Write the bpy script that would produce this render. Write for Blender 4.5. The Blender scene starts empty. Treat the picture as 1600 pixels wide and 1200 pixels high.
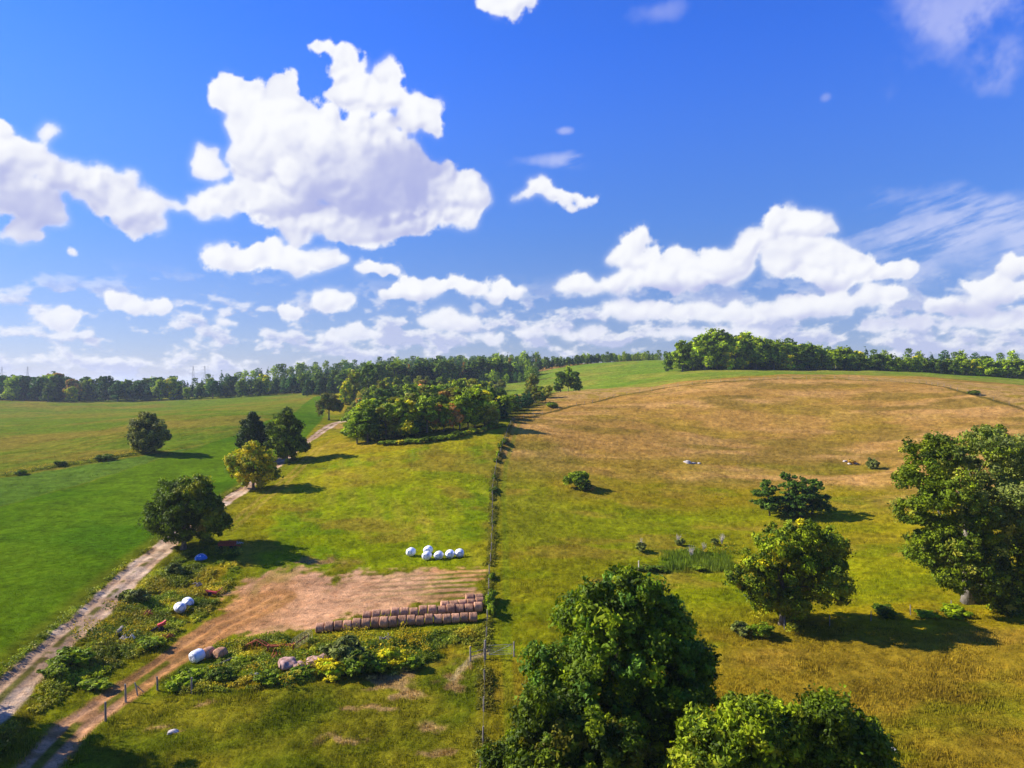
import bpy, math, random
import numpy as np
random.seed(4)
sc = bpy.context.scene
COL = sc.collection
R = math.radians

# ---------------------------------------------------------------- camera
F = 1109.0                      # focal length in photo pixels (1600 wide)
CAMZ = 30.0
cam_d = bpy.data.cameras.new('camera')
cam_d.sensor_width = 36; cam_d.lens = F/1600*36
cam_d.clip_start = .5; cam_d.clip_end = 30000
cam = bpy.data.objects.new('camera', cam_d); COL.objects.link(cam)
cam.location = (0, 0, CAMZ); cam.rotation_euler = (R(90), 0, 0)
sc.camera = cam
sc.view_settings.view_transform = 'Standard'
sc.view_settings.look = 'None'
sc.view_settings.exposure = 0.92
sc.view_settings.gamma = 1

# ---------------------------------------------------------------- sun
SUN_EL = 33.0
SUN_AZ = -80.0                  # compass-like angle from +Y (view direction) towards +X; negative = left
sx, sy, sz = math.sin(R(SUN_AZ))*math.cos(R(SUN_EL)), math.cos(R(SUN_AZ))*math.cos(R(SUN_EL)), math.sin(R(SUN_EL))
from mathutils import Vector
sl = bpy.data.lights.new('sun', 'SUN'); sl.energy = 4.9; sl.angle = R(.5); sl.color = (1, .93, .8)
so = bpy.data.objects.new('sun', sl); COL.objects.link(so)
so.rotation_euler = Vector((sx, sy, sz)).to_track_quat('Z', 'Y').to_euler()

# ---------------------------------------------------------------- world: sky + clouds
W = bpy.data.worlds.new('World'); sc.world = W; W.use_nodes = True
wt = W.node_tree; wt.nodes.clear()

class NB:
    """small helper to write node maths"""
    def __init__(s, tree): s.t = tree
    def n(s, typ, **kw):
        nd = s.t.nodes.new(typ)
        for k, v in kw.items(): setattr(nd, k, v)
        return nd
    def put(s, sock, v):
        if isinstance(v, bpy.types.NodeSocket): s.t.links.new(v, sock)
        else: sock.default_value = v
    def m(s, op, a, b=0.0, c=0.0, clamp=False):
        nd = s.n('ShaderNodeMath', operation=op, use_clamp=clamp)
        s.put(nd.inputs[0], a); s.put(nd.inputs[1], b); s.put(nd.inputs[2], c)
        return nd.outputs[0]
    def v(s, op, a, b=(0, 0, 0), sc_=None):
        nd = s.n('ShaderNodeVectorMath', operation=op)
        s.put(nd.inputs[0], a); s.put(nd.inputs[1], b)
        if sc_ is not None: s.put(nd.inputs['Scale'], sc_)
        return nd.outputs['Value'] if op in ('LENGTH', 'DOT_PRODUCT', 'DISTANCE') else nd.outputs[0]
    def noise(s, vec, scale, detail=4, rough=.5, dist=0.0, out=0, dim='3D'):
        nd = s.n('ShaderNodeTexNoise', noise_dimensions=dim)
        s.put(nd.inputs['Vector'], vec); nd.inputs['Scale'].default_value = scale
        nd.inputs['Detail'].default_value = detail; nd.inputs['Roughness'].default_value = rough
        nd.inputs['Distortion'].default_value = dist
        return nd.outputs[out]
    def sstep(s, x, lo, hi, tlo=0.0, thi=1.0):
        nd = s.n('ShaderNodeMapRange', interpolation_type='SMOOTHSTEP')
        s.put(nd.inputs[0], x)
        for i, q in enumerate((lo, hi, tlo, thi)): nd.inputs[i+1].default_value = q
        return nd.outputs[0]
    def mix(s, fac, a, b, blend='MIX'):
        nd = s.n('ShaderNodeMix', data_type='RGBA', blend_type=blend)
        s.put(nd.inputs[0], fac); s.put(nd.inputs[6], a); s.put(nd.inputs[7], b)
        return nd.outputs[2]
    def mapping(s, vec, loc=(0, 0, 0), rot=(0, 0, 0), scl=(1, 1, 1)):
        nd = s.n('ShaderNodeMapping')
        s.put(nd.inputs[0], vec); nd.inputs[1].default_value = loc
        nd.inputs[2].default_value = rot; nd.inputs[3].default_value = scl
        return nd.outputs[0]

def azel(px, py):
    return (math.atan((px-800)/F), math.atan((600-py)/math.hypot(F, px-800)))

CLOUDS = [  # heaps of cumulus: azimuth/elevation ellipses given by the photo's measurements (x, y, rx, ry)
 (425,195,75,80),(500,235,110,95),(385,150,34,30),(440,128,24,26),(560,262,110,78),(625,292,105,64),(652,190,30,40),
 (600,118,20,16),(512,82,14,14),(548,116,18,20),(572,165,30,32),(705,305,50,32),(746,300,20,36),(420,292,60,48),(330,312,48,20),(375,322,40,22),(700,330,60,22),(735,325,30,22),(405,250,40,40),(548,150,22,22),(598,165,22,34),(500,68,12,14),(528,98,16,16),
 (325,262,20,24),(480,352,100,30),(575,348,105,32),(365,405,44,24),(450,406,85,24),(525,400,48,20),(600,414,34,16),
 (5,250,56,46),(70,270,52,32),(30,325,92,42),(60,208,10,18),(0,205,20,14),(180,278,46,26),(135,300,34,16),(270,312,26,12),(300,318,22,9),(228,322,60,32),(242,350,40,20),(20,372,38,17),(105,390,10,8),
 (845,296,38,15),(905,306,42,15),(875,303,30,10),(795,4,50,22),
 (1242,350,52,32),(1195,378,60,24),(995,402,42,34),(985,440,42,28),(1122,412,54,34),(1060,432,70,34),(1262,408,68,36),(1325,428,80,26),
 (1392,420,46,26),(910,445,48,20),(1592,408,36,28),(1555,450,60,28),(1150,485,110,20),(1275,478,66,26),(1375,468,54,22),(1490,482,60,18),
 (655,450,58,24),(765,452,72,20),(528,472,40,20),(455,485,24,13),(215,478,60,17),(100,496,50,19),(355,505,20,10),(700,500,60,18),
 (545,526,68,15),(760,526,30,16),(1000,490,90,20),(1560,500,60,16),(1430,510,120,12),(880,520,90,14),(1100,522,120,12)]

b = NB(wt)
tc = b.n('ShaderNodeTexCoord')
sep = b.n('ShaderNodeSeparateXYZ'); b.put(sep.inputs[0], b.v('NORMALIZE', tc.outputs['Generated']))
el = b.m('ARCSINE', sep.outputs[2])
sky = b.n('ShaderNodeTexSky', sky_type='NISHITA')
sky.sun_disc = False; sky.sun_elevation = R(SUN_EL); sky.sun_rotation = R(SUN_AZ)
sky.altitude = 300; sky.air_density = 1.0; sky.dust_density = .25; sky.ozone_density = 3.0
ramp = b.n('ShaderNodeValToRGB'); cr = ramp.color_ramp; cr.interpolation = 'B_SPLINE'
STOPS = [(0, (.50, .52, .84)), (.03, (.46, .47, .71)), (.10, (.46, .50, .76)), (.16, (.42, .54, .88)), (.22, (.37, .57, 1.00)), (.33, (.38, .66, 1.36)), (.45, (.28, .65, 1.66)), (1, (.22, .6, 1.6))]
while len(cr.elements) < len(STOPS): cr.elements.new(.5)
for e_, (p_, c_) in zip(cr.elements, STOPS): e_.position = p_
for e_, (p_, c_) in zip(cr.elements, STOPS): e_.color = tuple(q/1.6 for q in c_)+(1,)
b.put(ramp.inputs[0], el)
skyc = b.v('SCALE', b.v('MULTIPLY', sky.outputs[0], ramp.outputs[0]), sc_=1.6)
bg = b.n('ShaderNodeBackground'); b.put(bg.inputs[0], skyc); bg.inputs[1].default_value = .085
wo = b.n('ShaderNodeOutputWorld'); b.put(wo.inputs[0], bg.outputs[0])

# ---------------------------------------------------------------- numpy noise
def _hash(ix, iy, seed):
    h = (ix.astype(np.int64)*374761393 + iy.astype(np.int64)*668265263 + seed*1442695041) & 0xffffffff
    h = ((h ^ (h >> 13))*1274126177) & 0xffffffff
    h = (h ^ (h >> 16)) & 0xffff
    return h/65535.0
def vnoise(x, y, seed=0):
    ix = np.floor(x); iy = np.floor(y); fx = x-ix; fy = y-iy
    fx = fx*fx*(3-2*fx); fy = fy*fy*(3-2*fy)
    a = _hash(ix, iy, seed); c = _hash(ix+1, iy, seed); d = _hash(ix, iy+1, seed); e = _hash(ix+1, iy+1, seed)
    return (a*(1-fx)+c*fx)*(1-fy)+(d*(1-fx)+e*fx)*fy
def fbm(x, y, s, octs=4, seed=0, rough=.5, ax=1.0):
    x = np.asarray(x, float)/(s*ax); y = np.asarray(y, float)/s
    t = 0; a = 1; n = 0
    for o in range(octs):
        t = t+a*vnoise(x, y, seed+o*17); n += a; a *= rough
        x, y = x*1.9+y*.55+3.1, y*1.9-x*.55+7.7
    return t/n
def sst(x, lo, hi):
    t = np.clip((x-lo)/(hi-lo), 0, 1); return t*t*(3-2*t)

# ---------------------------------------------------------------- terrain
CP = [  # measured points: photo x, photo y, distance along the view
 (0,1000,78),(0,850,117),(0,780,154),(0,745,182),(0,700,245),(0,650,420),(0,626,600),(-300,626,600),(-300,850,117),(-300,1100,60),
 (230,707,215),(250,625,600),(480,621,500),(420,650,300),(100,900,101),(285,855,118),(395,765,165),(455,720,200),(490,682,255),(525,657,320),
 (560,692,213),(650,688,205),(720,678,210),(780,663,228),(790,645,262),(850,620,320),(900,612,345),(1000,606,345),
 (680,865,116),(600,900,106),(500,988,86),(750,970,88.5),(760,1018,80),(165,1130,64),(100,1200,56),(400,1080,69),(600,1150,62),
 (340,950,95),(430,880,110),(450,800,140),(600,780,150),(600,730,178),(690,760,160),(770,765,162),(770,860,117),(740,705,195),
 (1050,870,122),(1240,806,150),(905,765,165),(1360,728,198),(1222,975,89),(1510,942,97),(1600,1200,56),(1200,1200,56),(1300,1080,70),
 (1100,720,200),(900,700,205),(1100,660,252),(900,655,246),(1250,625,285),(1100,625,285),(960,622,305),(1250,592,335),(1100,599,325),(1440,598,335),(1600,650,245),
 (1600,720,185),(1800,720,185),(1600,616,275),(1800,640,270),(1250,579,440),(1450,583,430),(1600,594,420),(1800,600,400),(1110,579,440),(1060,563,600),(1100,572,520),
 (930,606,400),(930,569,640),(780,613,450),(780,601,560),(860,592,520),(700,600,480),(620,606,450),
 (1250,570,700),(1500,575,700),(590,578,850),(500,584,800),(700,570,1000),(800,572,950),(300,620,900),(0,622,900)]
def px2w(px, py, d):
    return ((px-800)/F*d, d, CAMZ-(py-600)/F*d)
pts = [px2w(*c) for c in CP]
for a in range(-180, 180, 30):                   # near ring and far ring
    for r_, z_ in ((4, 0), (20, 0), (40, -.2 if abs(a) < 40 else 0), (2500, 12), (12000, 0)):
        pts.append((math.sin(R(a))*r_, math.cos(R(a))*r_, z_))
    if abs(a) >= 60:
        for r_, z_ in ((90, 1), (250, 8), (600, 14)):
            pts.append((math.sin(R(a))*r_, math.cos(R(a))*r_, z_))
pts = np.array(pts)
def uw(x, y):
    return np.arctan2(x, y)*1.1, .5*np.log(x*x+y*y+1e-6)
cu, cw_ = uw(pts[:, 0], pts[:, 1])
def kern(r2): return np.where(r2 > 0, .5*r2*np.log(np.maximum(r2, 1e-12)), 0)
n = len(pts)
K = kern((cu[:, None]-cu)**2+(cw_[:, None]-cw_)**2)+np.eye(n)*2e-4
A = np.zeros((n+3, n+3)); A[:n, :n] = K; Pm = np.stack([np.ones(n), cu, cw_], 1); A[:n, n:] = Pm; A[n:, :n] = Pm.T
sol = np.linalg.solve(A, np.concatenate([pts[:, 2], np.zeros(3)]))
def hgt0(x, y):
    x = np.atleast_1d(np.asarray(x, float)); y = np.atleast_1d(np.asarray(y, float))
    u, w = uw(x, y); z = sol[n]+sol[n+1]*u+sol[n+2]*w
    for i in range(n):
        z = z+sol[i]*kern((u-cu[i])**2+(w-cw_[i])**2)
    return z
def hgt(x, y):
    z = hgt0(x, y); r_ = np.hypot(x, y)
    z = z+(fbm(x, y, 14, 3, 5)-.5)*np.clip(r_/200, .3, 1)*.9
    return z
def at(px, py):
    """ground point seen at a photo pixel -> world x, y"""
    d = np.exp(np.linspace(math.log(30), math.log(1500), 700))
    x = (px-800)/F*d; zr = CAMZ-(py-600)/F*d; g = hgt(x, d)
    k = np.where(zr < g)[0]
    if len(k) == 0: return (float(x[-1]), float(d[-1]))
    k = k[0]
    if k == 0: return (float(x[0]), float(d[0]))
    a = zr[k-1]-g[k-1]; c = g[k]-zr[k]; t = a/(a+c); dd = d[k-1]*(1-t)+d[k]*t
    return ((px-800)/F*dd, dd)
def pd(px, d): return ((px-800)/F*d, d)
def P2(lst):
    out = []
    for q in lst:
        out.append(at(*q) if len(q) == 2 else pd(q[0], q[2]))
    return np.array(out)

def seg_dist(x, y, poly, closed=False):
    best = np.full(np.shape(x), 1e9); par = np.zeros(np.shape(x)); m = len(poly); off_ = 0
    side = np.zeros(np.shape(x))
    for i in range(m if closed else m-1):
        a = poly[i]; c = poly[(i+1) % m]; dx, dy = c-a; L2 = dx*dx+dy*dy+1e-9
        t = np.clip(((x-a[0])*dx+(y-a[1])*dy)/L2, 0, 1)
        ex = x-(a[0]+t*dx); ey = y-(a[1]+t*dy)
        dist = np.hypot(ex, ey); L = math.sqrt(L2)
        k = dist < best; best = np.where(k, dist, best); par = np.where(k, off_+t*L, par)
        side = np.where(k, np.sign(dx*ey-dy*ex), side); off_ += L
    return best, par, side
def sdf(x, y, poly):
    best, _, _ = seg_dist(x, y, poly, True)
    ins = np.zeros(np.shape(x), bool); m = len(poly)
    for i in range(m):
        a = poly[i]; c = poly[(i+1) % m]
        cond = ((a[1] > y) != (c[1] > y)) & (x < (c[0]-a[0])*(y-a[1])/(c[1]-a[1]+1e-12)+a[0])
        ins ^= cond
    return np.where(ins, best, -best)

KLIT = 1.55
def C(r, g, b_):
    c = np.array([r, g, b_])/255.0
    return np.where(c <= .04045, c/12.92, ((c+.055)/1.055)**2.4)/KLIT

LANE = P2([(-150,1240),(10,1082),(100,998),(200,903),(268,845),(330,798),(385,762),(440,720),(490,684),(512,668),(528,660),(548,655)])
TRACK = P2([(20,1250),(60,1195),(120,1132),(200,1078),(280,1022),(350,975),(430,935)])
YARD = P2([(335,985),(362,945),(385,908),(425,892),(480,896),(515,908),(560,897),(640,893),(750,893),(752,940),(640,950),(560,962),(500,976),(400,985)])
FENCE = P2([(752,1215),(755,1150),(757,1075),(758,1018),(762,965),(765,900),(768,860),(769,820),(770,765),(776,725),(790,685),(800,660)])
HFENCE = P2([(803,657),(870,642),(960,620),(1040,606),(1120,597),(1250,592),(1400,596),(1440,599),(1500,612),(1560,628),(1640,650),(1760,690)])
CROPBIG = P2([(-400,900),(-400,830),(0,792),(160,746),(362,682),(440,652),(497,628,470),(505,630,430),(508,640),(500,660),(470,690),(425,722),(375,755),(300,806),(255,838),(190,888),(95,982),(0,1060),(-150,1200)])
CROPMID = P2([(-400,830),(0,792),(160,746),(362,682),(300,700),(215,713),(0,747),(-400,790)])
CROPFAR = P2([(-400,790),(0,747),(215,713),(300,700),(362,682),(440,652),(497,628,470),(480,0,560),(250,0,640),(0,0,640),(-400,0,640)])
STRIP = P2([(-400,800),(0,744),(100,727),(160,719),(215,709)])
MEADOW = P2([(400,905),(430,790),(470,740),(560,712),(650,700),(780,668),(785,690),(770,725),(766,765),(764,860),(760,885),(640,888),(560,893),(500,895)])
PADDOCK = P2([(120,1260),(190,1110),(250,1092),(400,1082),(560,1070),(650,1060),(700,1030),(755,1022),(752,1260)])
BEYOND = P2([(880,613),(960,612),(1040,600),(1120,592),(1250,585),(1440,588),(1600,602),(1800,612),(1800,0,520),(1110,0,520),(1060,0,640),(930,0,680),(780,0,600),(780,0,450)])
REEDS = P2([(1025,880),(1040,862),(1090,858),(1140,868),(1160,885),(1130,893),(1040,895)])
WEED_A = P2([(-20,1215),(40,1130),(120,1080),(200,1035),(290,985),(330,955),(370,900),(385,865),(360,845),(290,862),(235,900),(150,985),(60,1080),(-60,1180)])
WEED_B = P2([(250,1088),(262,1062),(345,1005),(420,995),(500,1000),(600,993),(745,980),(752,1008),(700,1020),(640,1052),(560,1066),(400,1078)])
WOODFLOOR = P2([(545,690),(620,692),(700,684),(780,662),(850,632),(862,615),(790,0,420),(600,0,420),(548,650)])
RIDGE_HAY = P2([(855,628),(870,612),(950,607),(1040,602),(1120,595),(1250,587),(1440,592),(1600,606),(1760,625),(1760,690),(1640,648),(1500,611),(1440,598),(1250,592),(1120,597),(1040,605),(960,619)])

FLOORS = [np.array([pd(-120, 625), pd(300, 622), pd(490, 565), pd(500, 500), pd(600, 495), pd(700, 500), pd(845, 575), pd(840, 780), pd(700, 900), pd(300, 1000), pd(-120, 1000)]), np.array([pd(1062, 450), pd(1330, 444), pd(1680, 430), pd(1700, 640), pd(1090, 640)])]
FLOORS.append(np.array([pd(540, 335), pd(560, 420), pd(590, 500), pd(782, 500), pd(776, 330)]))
BLOBS = [  # patches of differing cover: photo x, y, radius across, radius along (m), colour, weight
 (900,1000,26,16,C(158,142,20),.8),(1300,1090,46,24,C(160,136,32),1),(1080,1080,18,14,C(158,138,26),.8),(1560,1120,30,20,C(158,132,36),.9),(1130,920,30,12,C(150,156,12),.9),(1400,890,30,16,C(160,160,14),.9),
 (960,840,30,16,C(146,152,14),.9),(1380,820,22,10,C(168,152,20),.8),(1100,800,40,9,C(150,156,12),.9),(1240,826,30,6,C(152,152,14),.8),(860,880,12,26,C(148,146,16),.8),
 (1030,770,45,16,C(160,140,24),.9),(1450,960,30,7,C(166,146,20),.8),(820,800,10,40,C(140,142,22),.8),(850,720,12,20,C(140,128,40),.6),
 (600,600,20,20,C(90,110,20),.5),(650,1130,20,12,C(122,122,20),.5),(300,1150,22,14,C(104,122,20),.6),(690,1030,6,4,C(160,140,40),.8),
 (640,735,14,12,C(158,172,14),.6),(700,740,16,9,C(150,138,34),.7),(470,800,9,20,C(170,146,24),.7),(540,830,6,8,C(140,130,24),.6),(720,800,10,16,C(170,158,24),.7),(600,770,22,12,C(150,170,10),.5),
 (660,820,14,7,C(158,150,18),.6),(540,665,12,14,C(190,150,80),.8),(515,700,8,12,C(170,150,50),.6),
 (60,690,90,25,C(132,120,34),.5),(100,660,120,50,C(118,130,34),.5),(30,665,20,5,C(160,122,80),.7),(360,640,60,60,C(112,146,44),.5),
 (830,604,30,25,C(192,156,96),.9),(960,575,60,60,C(128,150,52),.6),(1010,590,50,30,C(116,156,46),.6)]
_bl = [(at(q[0], q[1]), q) for q in BLOBS]

def mixc(a, c, t): return a*(1-t)[..., None]+c*t[..., None]
def cover(x, y, z):
    """surface cover colour (albedo) and region id at ground points"""
    x = np.asarray(x, float); y = np.asarray(y, float)
    N = x.shape[0]; r_ = np.hypot(x, y)
    wx = (fbm(x, y, 6, 4, 11)-.5)*5; wy = (fbm(x, y, 6, 4, 12)-.5)*5
    wk = np.clip(r_/150, .35, 2.2); X = x+wx*wk; Y = y+wy*wk
    f1 = fbm(x, y, 30, 5, 1); f2 = fbm(x, y, 5, 4, 2); f3 = fbm(x, y, 1.3, 3, 3); f4 = fbm(x, y, 14, 4, 4, ax=2.2)
    rid = np.zeros(N, int)
    base = mixc(np.broadcast_to(C(136, 138, 18), (N, 3)), C(166, 150, 28), sst(f1, .35, .65))
    # hay hill: tan and pinkish on the upper slope
    hillf = seg_dist(x, y, FENCE)[0]
    right = x > np.interp(y, FENCE[:, 1], FENCE[:, 0])
    tz = sst(z+(f4-.5)*9+(f2-.5)*3, 2.2, 8.0)*right*sst(y, 125, 175)
    tan = mixc(np.broadcast_to(C(190, 146, 70), (N, 3)), C(210, 162, 90), sst(f4, .42, .64))
    tan = mixc(tan, C(150, 124, 46), sst(fbm(x, y, 12, 4, 21, ax=2.5), .48, .64)*.8)
    tan = mixc(tan, C(182, 152, 44), sst(fbm(x, y, 18, 4, 27, ax=1.6), .56, .70)*.5)
    base = mixc(base, tan, tz)
    for (cx, cy), q in _bl:
        e = np.hypot((X-cx)/q[2], (Y-cy)/q[3])+(f4-.5)*.9
        base = mixc(base, q[4], (1-sst(e, .35, 1.25))*q[5])
    # small patches of green / straw
    base = mixc(base, C(122, 138, 10), sst(fbm(x, y, 9, 4, 31, ax=1.8), .55, .72)*.55*(1-tz*.85))
    base = mixc(base, C(182, 146, 56), sst(fbm(x, y, 7, 4, 32, ax=2), .60, .75)*.45)
    # mown meadow left of the fence
    m = sst(sdf(X, Y, MEADOW), -1.5, 1.5)
    mead = mixc(np.broadcast_to(C(146, 160, 8), (N, 3)), C(168, 160, 24), sst(f1, .4, .6))
    mead = mixc(mead, C(112, 142, 8), sst(fbm(x, y, 8, 5, 41), .5, .68)*.8)
    mead = mixc(mead, C(160, 134, 44), sst(fbm(x, y, 11, 5, 42), .56, .70)*.7)
    mow = .5+.5*np.sin((x*.96+y*.28+(f2-.5)*2)*2*np.pi/4.2)
    mead = mixc(mead, C(176, 164, 50), mow*.42*sst(fbm(x, y, 20, 2, 43), .4, .6))
    base = mixc(base, mead, m*.85)
    # paddock
    m = sst(sdf(X, Y, PADDOCK), -.8, .8)
    pad = mixc(np.broadcast_to(C(114, 124, 20), (N, 3)), C(138, 132, 28), sst(f2*.5+f1*.5, .4, .6))
    base = mixc(base, pad, m)
    # fields beyond the crest
    m = sst(sdf(x, y, BEYOND), -3, 3)
    gr = mixc(np.broadcast_to(C(128, 150, 42), (N, 3)), C(152, 154, 54), sst(f1, .4, .62))
    gr = mixc(gr, C(112, 146, 36), sst(fbm(x, y, 40, 3, 51, ax=3), .5, .6)*.6)
    base = mixc(base, gr, m)
    m = sst(sdf(x+wx*.6, y+wy*.6, RIDGE_HAY), -2, 1.5)
    base = mixc(base, mixc(np.broadcast_to(C(200, 160, 92), (N, 3)), C(160, 136, 50), sst(f2, .45, .65)), m*.9)
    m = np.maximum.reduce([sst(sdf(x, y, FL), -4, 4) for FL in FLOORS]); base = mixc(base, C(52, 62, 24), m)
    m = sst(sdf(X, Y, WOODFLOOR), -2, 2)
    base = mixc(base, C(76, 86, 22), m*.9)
    # crops on the left
    m = sst(sdf(x+wx*.4, y+wy*.4, CROPFAR), -1, 1)
    cf = mixc(np.broadcast_to(C(116, 132, 30), (N, 3)), C(142, 134, 42), sst(f1, .38, .62))
    row = .5+.5*np.sin((x*.93-y*.36+(f1-.5)*6)*2*np.pi/7)
    cf = mixc(cf, C(84, 128, 20), row*.35)
    cf = mixc(cf, C(150, 128, 50), sst(fbm(x, y, 25, 4, 61, ax=2.5), .58, .7)*.6)
    base = mixc(base, cf, m); rid = np.where(m > .5, 4, rid)
    m = sst(sdf(x+wx*.25, y+wy*.25, CROPMID), -.8, .8)
    base = mixc(base, mixc(np.broadcast_to(C(94, 130, 30), (N, 3)), C(110, 134, 44), f1), m); rid = np.where(m > .5, 4, rid)
    m = sst(sdf(x+wx*.15, y+wy*.15, CROPBIG), -.6, .6)
    cb = mixc(np.broadcast_to(C(84, 122, 4), (N, 3)), C(102, 132, 14), sst(f1, .35, .65))
    row = .5+.5*np.sin((x*.80-y*.60+(f2-.5)*1.2)*2*np.pi/1.7)
    cb = mixc(cb, C(58, 86, 2), row*.45*sst(f3, .3, .6)*sst(fbm(x, y, 22, 3, 63), .35, .6))
    cb = mixc(cb, C(104, 136, 24), sst(fbm(x, y, 9, 5, 62, ax=2), .6, .74)*.5)
    base = mixc(base, cb, m); rid = np.where(m > .5, 1, rid)
    # weedy strip across the crops
    dS, pS, _ = seg_dist(x+wx*.3, y+wy*.3, STRIP)
    base = mixc(base, mixc(np.broadcast_to(C(160, 160, 14), (N, 3)), C(104, 112, 20), sst(f3, .4, .6)), 1-sst(dS, 1.6, 2.8))
    # weeds
    for poly in (WEED_A, WEED_B):
        m = sst(sdf(X, Y, poly), -.8, .8)
        wd = mixc(np.broadcast_to(C(112, 124, 16), (N, 3)), C(150, 132, 24), sst(f2, .42, .62))
        wd = mixc(wd, C(66, 86, 16), sst(fbm(x, y, 3, 3, 71), .5, .68)*.8)
        base = mixc(base, wd, m)
    m = sst(sdf(X, Y, REEDS), -.8, .8); base = mixc(base, C(92, 120, 20), m*.8)
    # bare patches
    for (px, py, ra, rb) in ((612,1064,2.8,2.0),(635,1080,2.2,1.0),(705,1060,1.1,2.4),(608,1100,1.4,.6),(715,1045,.8,1.6),(268,1143,1.4,.5),(690,1130,1.4,1.0),(560,1100,1.6,.5),(235,1140,1.2,.6),(585,1040,1.2,.4),(520,1160,1.6,.8),(680,1175,1.2,.5),
                             (320,1095,1.0,.4),(500,880,4,1.2)):
        cx, cy = at(px, py); e = np.hypot((x+wx*.8-cx)/ra, (y+wy*.8-cy)/rb)+(f3-.5)*2.2
        base = mixc(base, C(196, 158, 100), (1-sst(e, .5, 1.2))*.85)
    # yard and tracks
    dirt = mixc(np.broadcast_to(C(204, 148, 92), (N, 3)), C(220, 168, 122), sst(fbm(x, y, 9, 4, 81, ax=2), .35, .65))
    dirt = mixc(dirt, C(150, 116, 62), sst(fbm(x, y, 2.2, 4, 82, ax=1.8), .56, .72)*.6)
    sY = sdf(x+wx*1.1, y+wy*1.0, YARD)+(f3-.5)*6
    m = sst(sY, -1.2, 1.0)
    dY = mixc(dirt, C(150, 138, 40), sst(fbm(x, y, 3, 4, 84), .5, .66)*.55*(1-sst(sY, 1, 5)))
    v = y-.09*x+(f2-.5)*.7
    xs = sst(x, -25, -16)
    lines = sst(.5+.5*np.sin(v*2*np.pi/1.9), .50, .85)
    dY = mixc(dY, C(112, 124, 14), lines*xs*sst(fbm(x, y, 3.2, 3, 83, ax=5), .30, .46)*.95)
    dY = mixc(dY, C(222, 178, 110), sst(.5-.5*np.sin(v*2*np.pi/1.9), .6, 1)*xs*.6)
    pink = sst(x, -36, -26)*(1-sst(x, -16, -8)); dY = mixc(dY, C(228, 176, 134), pink*.6)
    dY = dY*(1+.5*(fbm(x, y, 1.6, 3, 88, ax=3)-.5))[..., None]
    base = mixc(base, dY, m); rid = np.where((m > .5), 2, rid)
    dT, pT, _ = seg_dist(x, y, TRACK)
    hw = 1.75+1.1*sst(pT, 15, 50)+(f2-.5)*1.1
    m = 1-sst(dT, hw-.35, hw+.3)
    rut = sst(np.abs(np.abs(dT)-.95), .25, .6)
    tr = mixc(dirt, C(172, 124, 70), rut*.5)
    med = (1-sst(dT, .25, .6))*sst(fbm(x, y, 5, 2, 86), .42, .52)*(1-sst(pT, 26, 34))
    tr = mixc(tr, C(112, 118, 24), med*.9)
    base = mixc(base, tr, m); rid = np.where(m > .5, 2, rid)
    dL, pL, _ = seg_dist(x, y, LANE)
    hw = 1.85+(f2-.5)*.8+(f3-.5)*.5
    m = 1-sst(dL, hw-.3, hw+.25)
    ln = mixc(np.broadcast_to(C(206, 170, 134), (N, 3)), C(222, 192, 160), sst(f2, .4, .6))
    med = (1-sst(dL, .15, .6))*sst(fbm(x, y, 1.8, 3, 87)+.22*(1-sst(pL, 25, 50)), .48, .62)
    ln = mixc(ln, C(104, 106, 30), med*.9)
    base = mixc(base, ln, m); rid = np.where(m > .5, 3, rid)
    edge = sst(dL, hw, hw+.3)*(1-sst(dL, hw+1.2, hw+3.5))
    base = mixc(base, C(118, 116, 28), edge*.6*(pL < 190))
    # faint wheel tracks in the meadow beside the lane, and beside the fence
    for off_, wd_ in ((7, .35), (9, .35)):
        q = (1-sst(np.abs(dL-off_), wd_, wd_*2.2))*(x > -60)*sst(pL, 70, 90)*(1-sst(pL, 190, 230))*(seg_dist(x, y, LANE)[2] < 0)
        base = mixc(base, C(186, 158, 70), q*.5)
    fq = (1-sst(hillf, .2, 1.0)); base = mixc(base, C(142, 132, 30), fq*.6)
    q = (1-sst(np.abs(hillf-2.4), .3, .8))*right; base = mixc(base, C(120, 140, 22), q*.45)
    dH, pH, sH = seg_dist(x+wx*.1, y+wy*.1, HFENCE)
    base = mixc(base, C(92, 84, 26), (1-sst(dH, .6, 1.5))*.85)
    # trampled path by the gate
    gp = P2G; dG, _, _ = seg_dist(x+wx*.15, y+wy*.15, gp)
    base = mixc(base, C(196, 172, 120), (1-sst(dG, .2, .55))*.8)
    # fine mottling
    base = base*(1+.75*(f3-.5)[..., None]+.50*(f2-.5)[..., None])
    return np.clip(base, .002, .9), rid
P2G = P2([(760,1018),(735,1028),(718,1045),(705,1060)])

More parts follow.
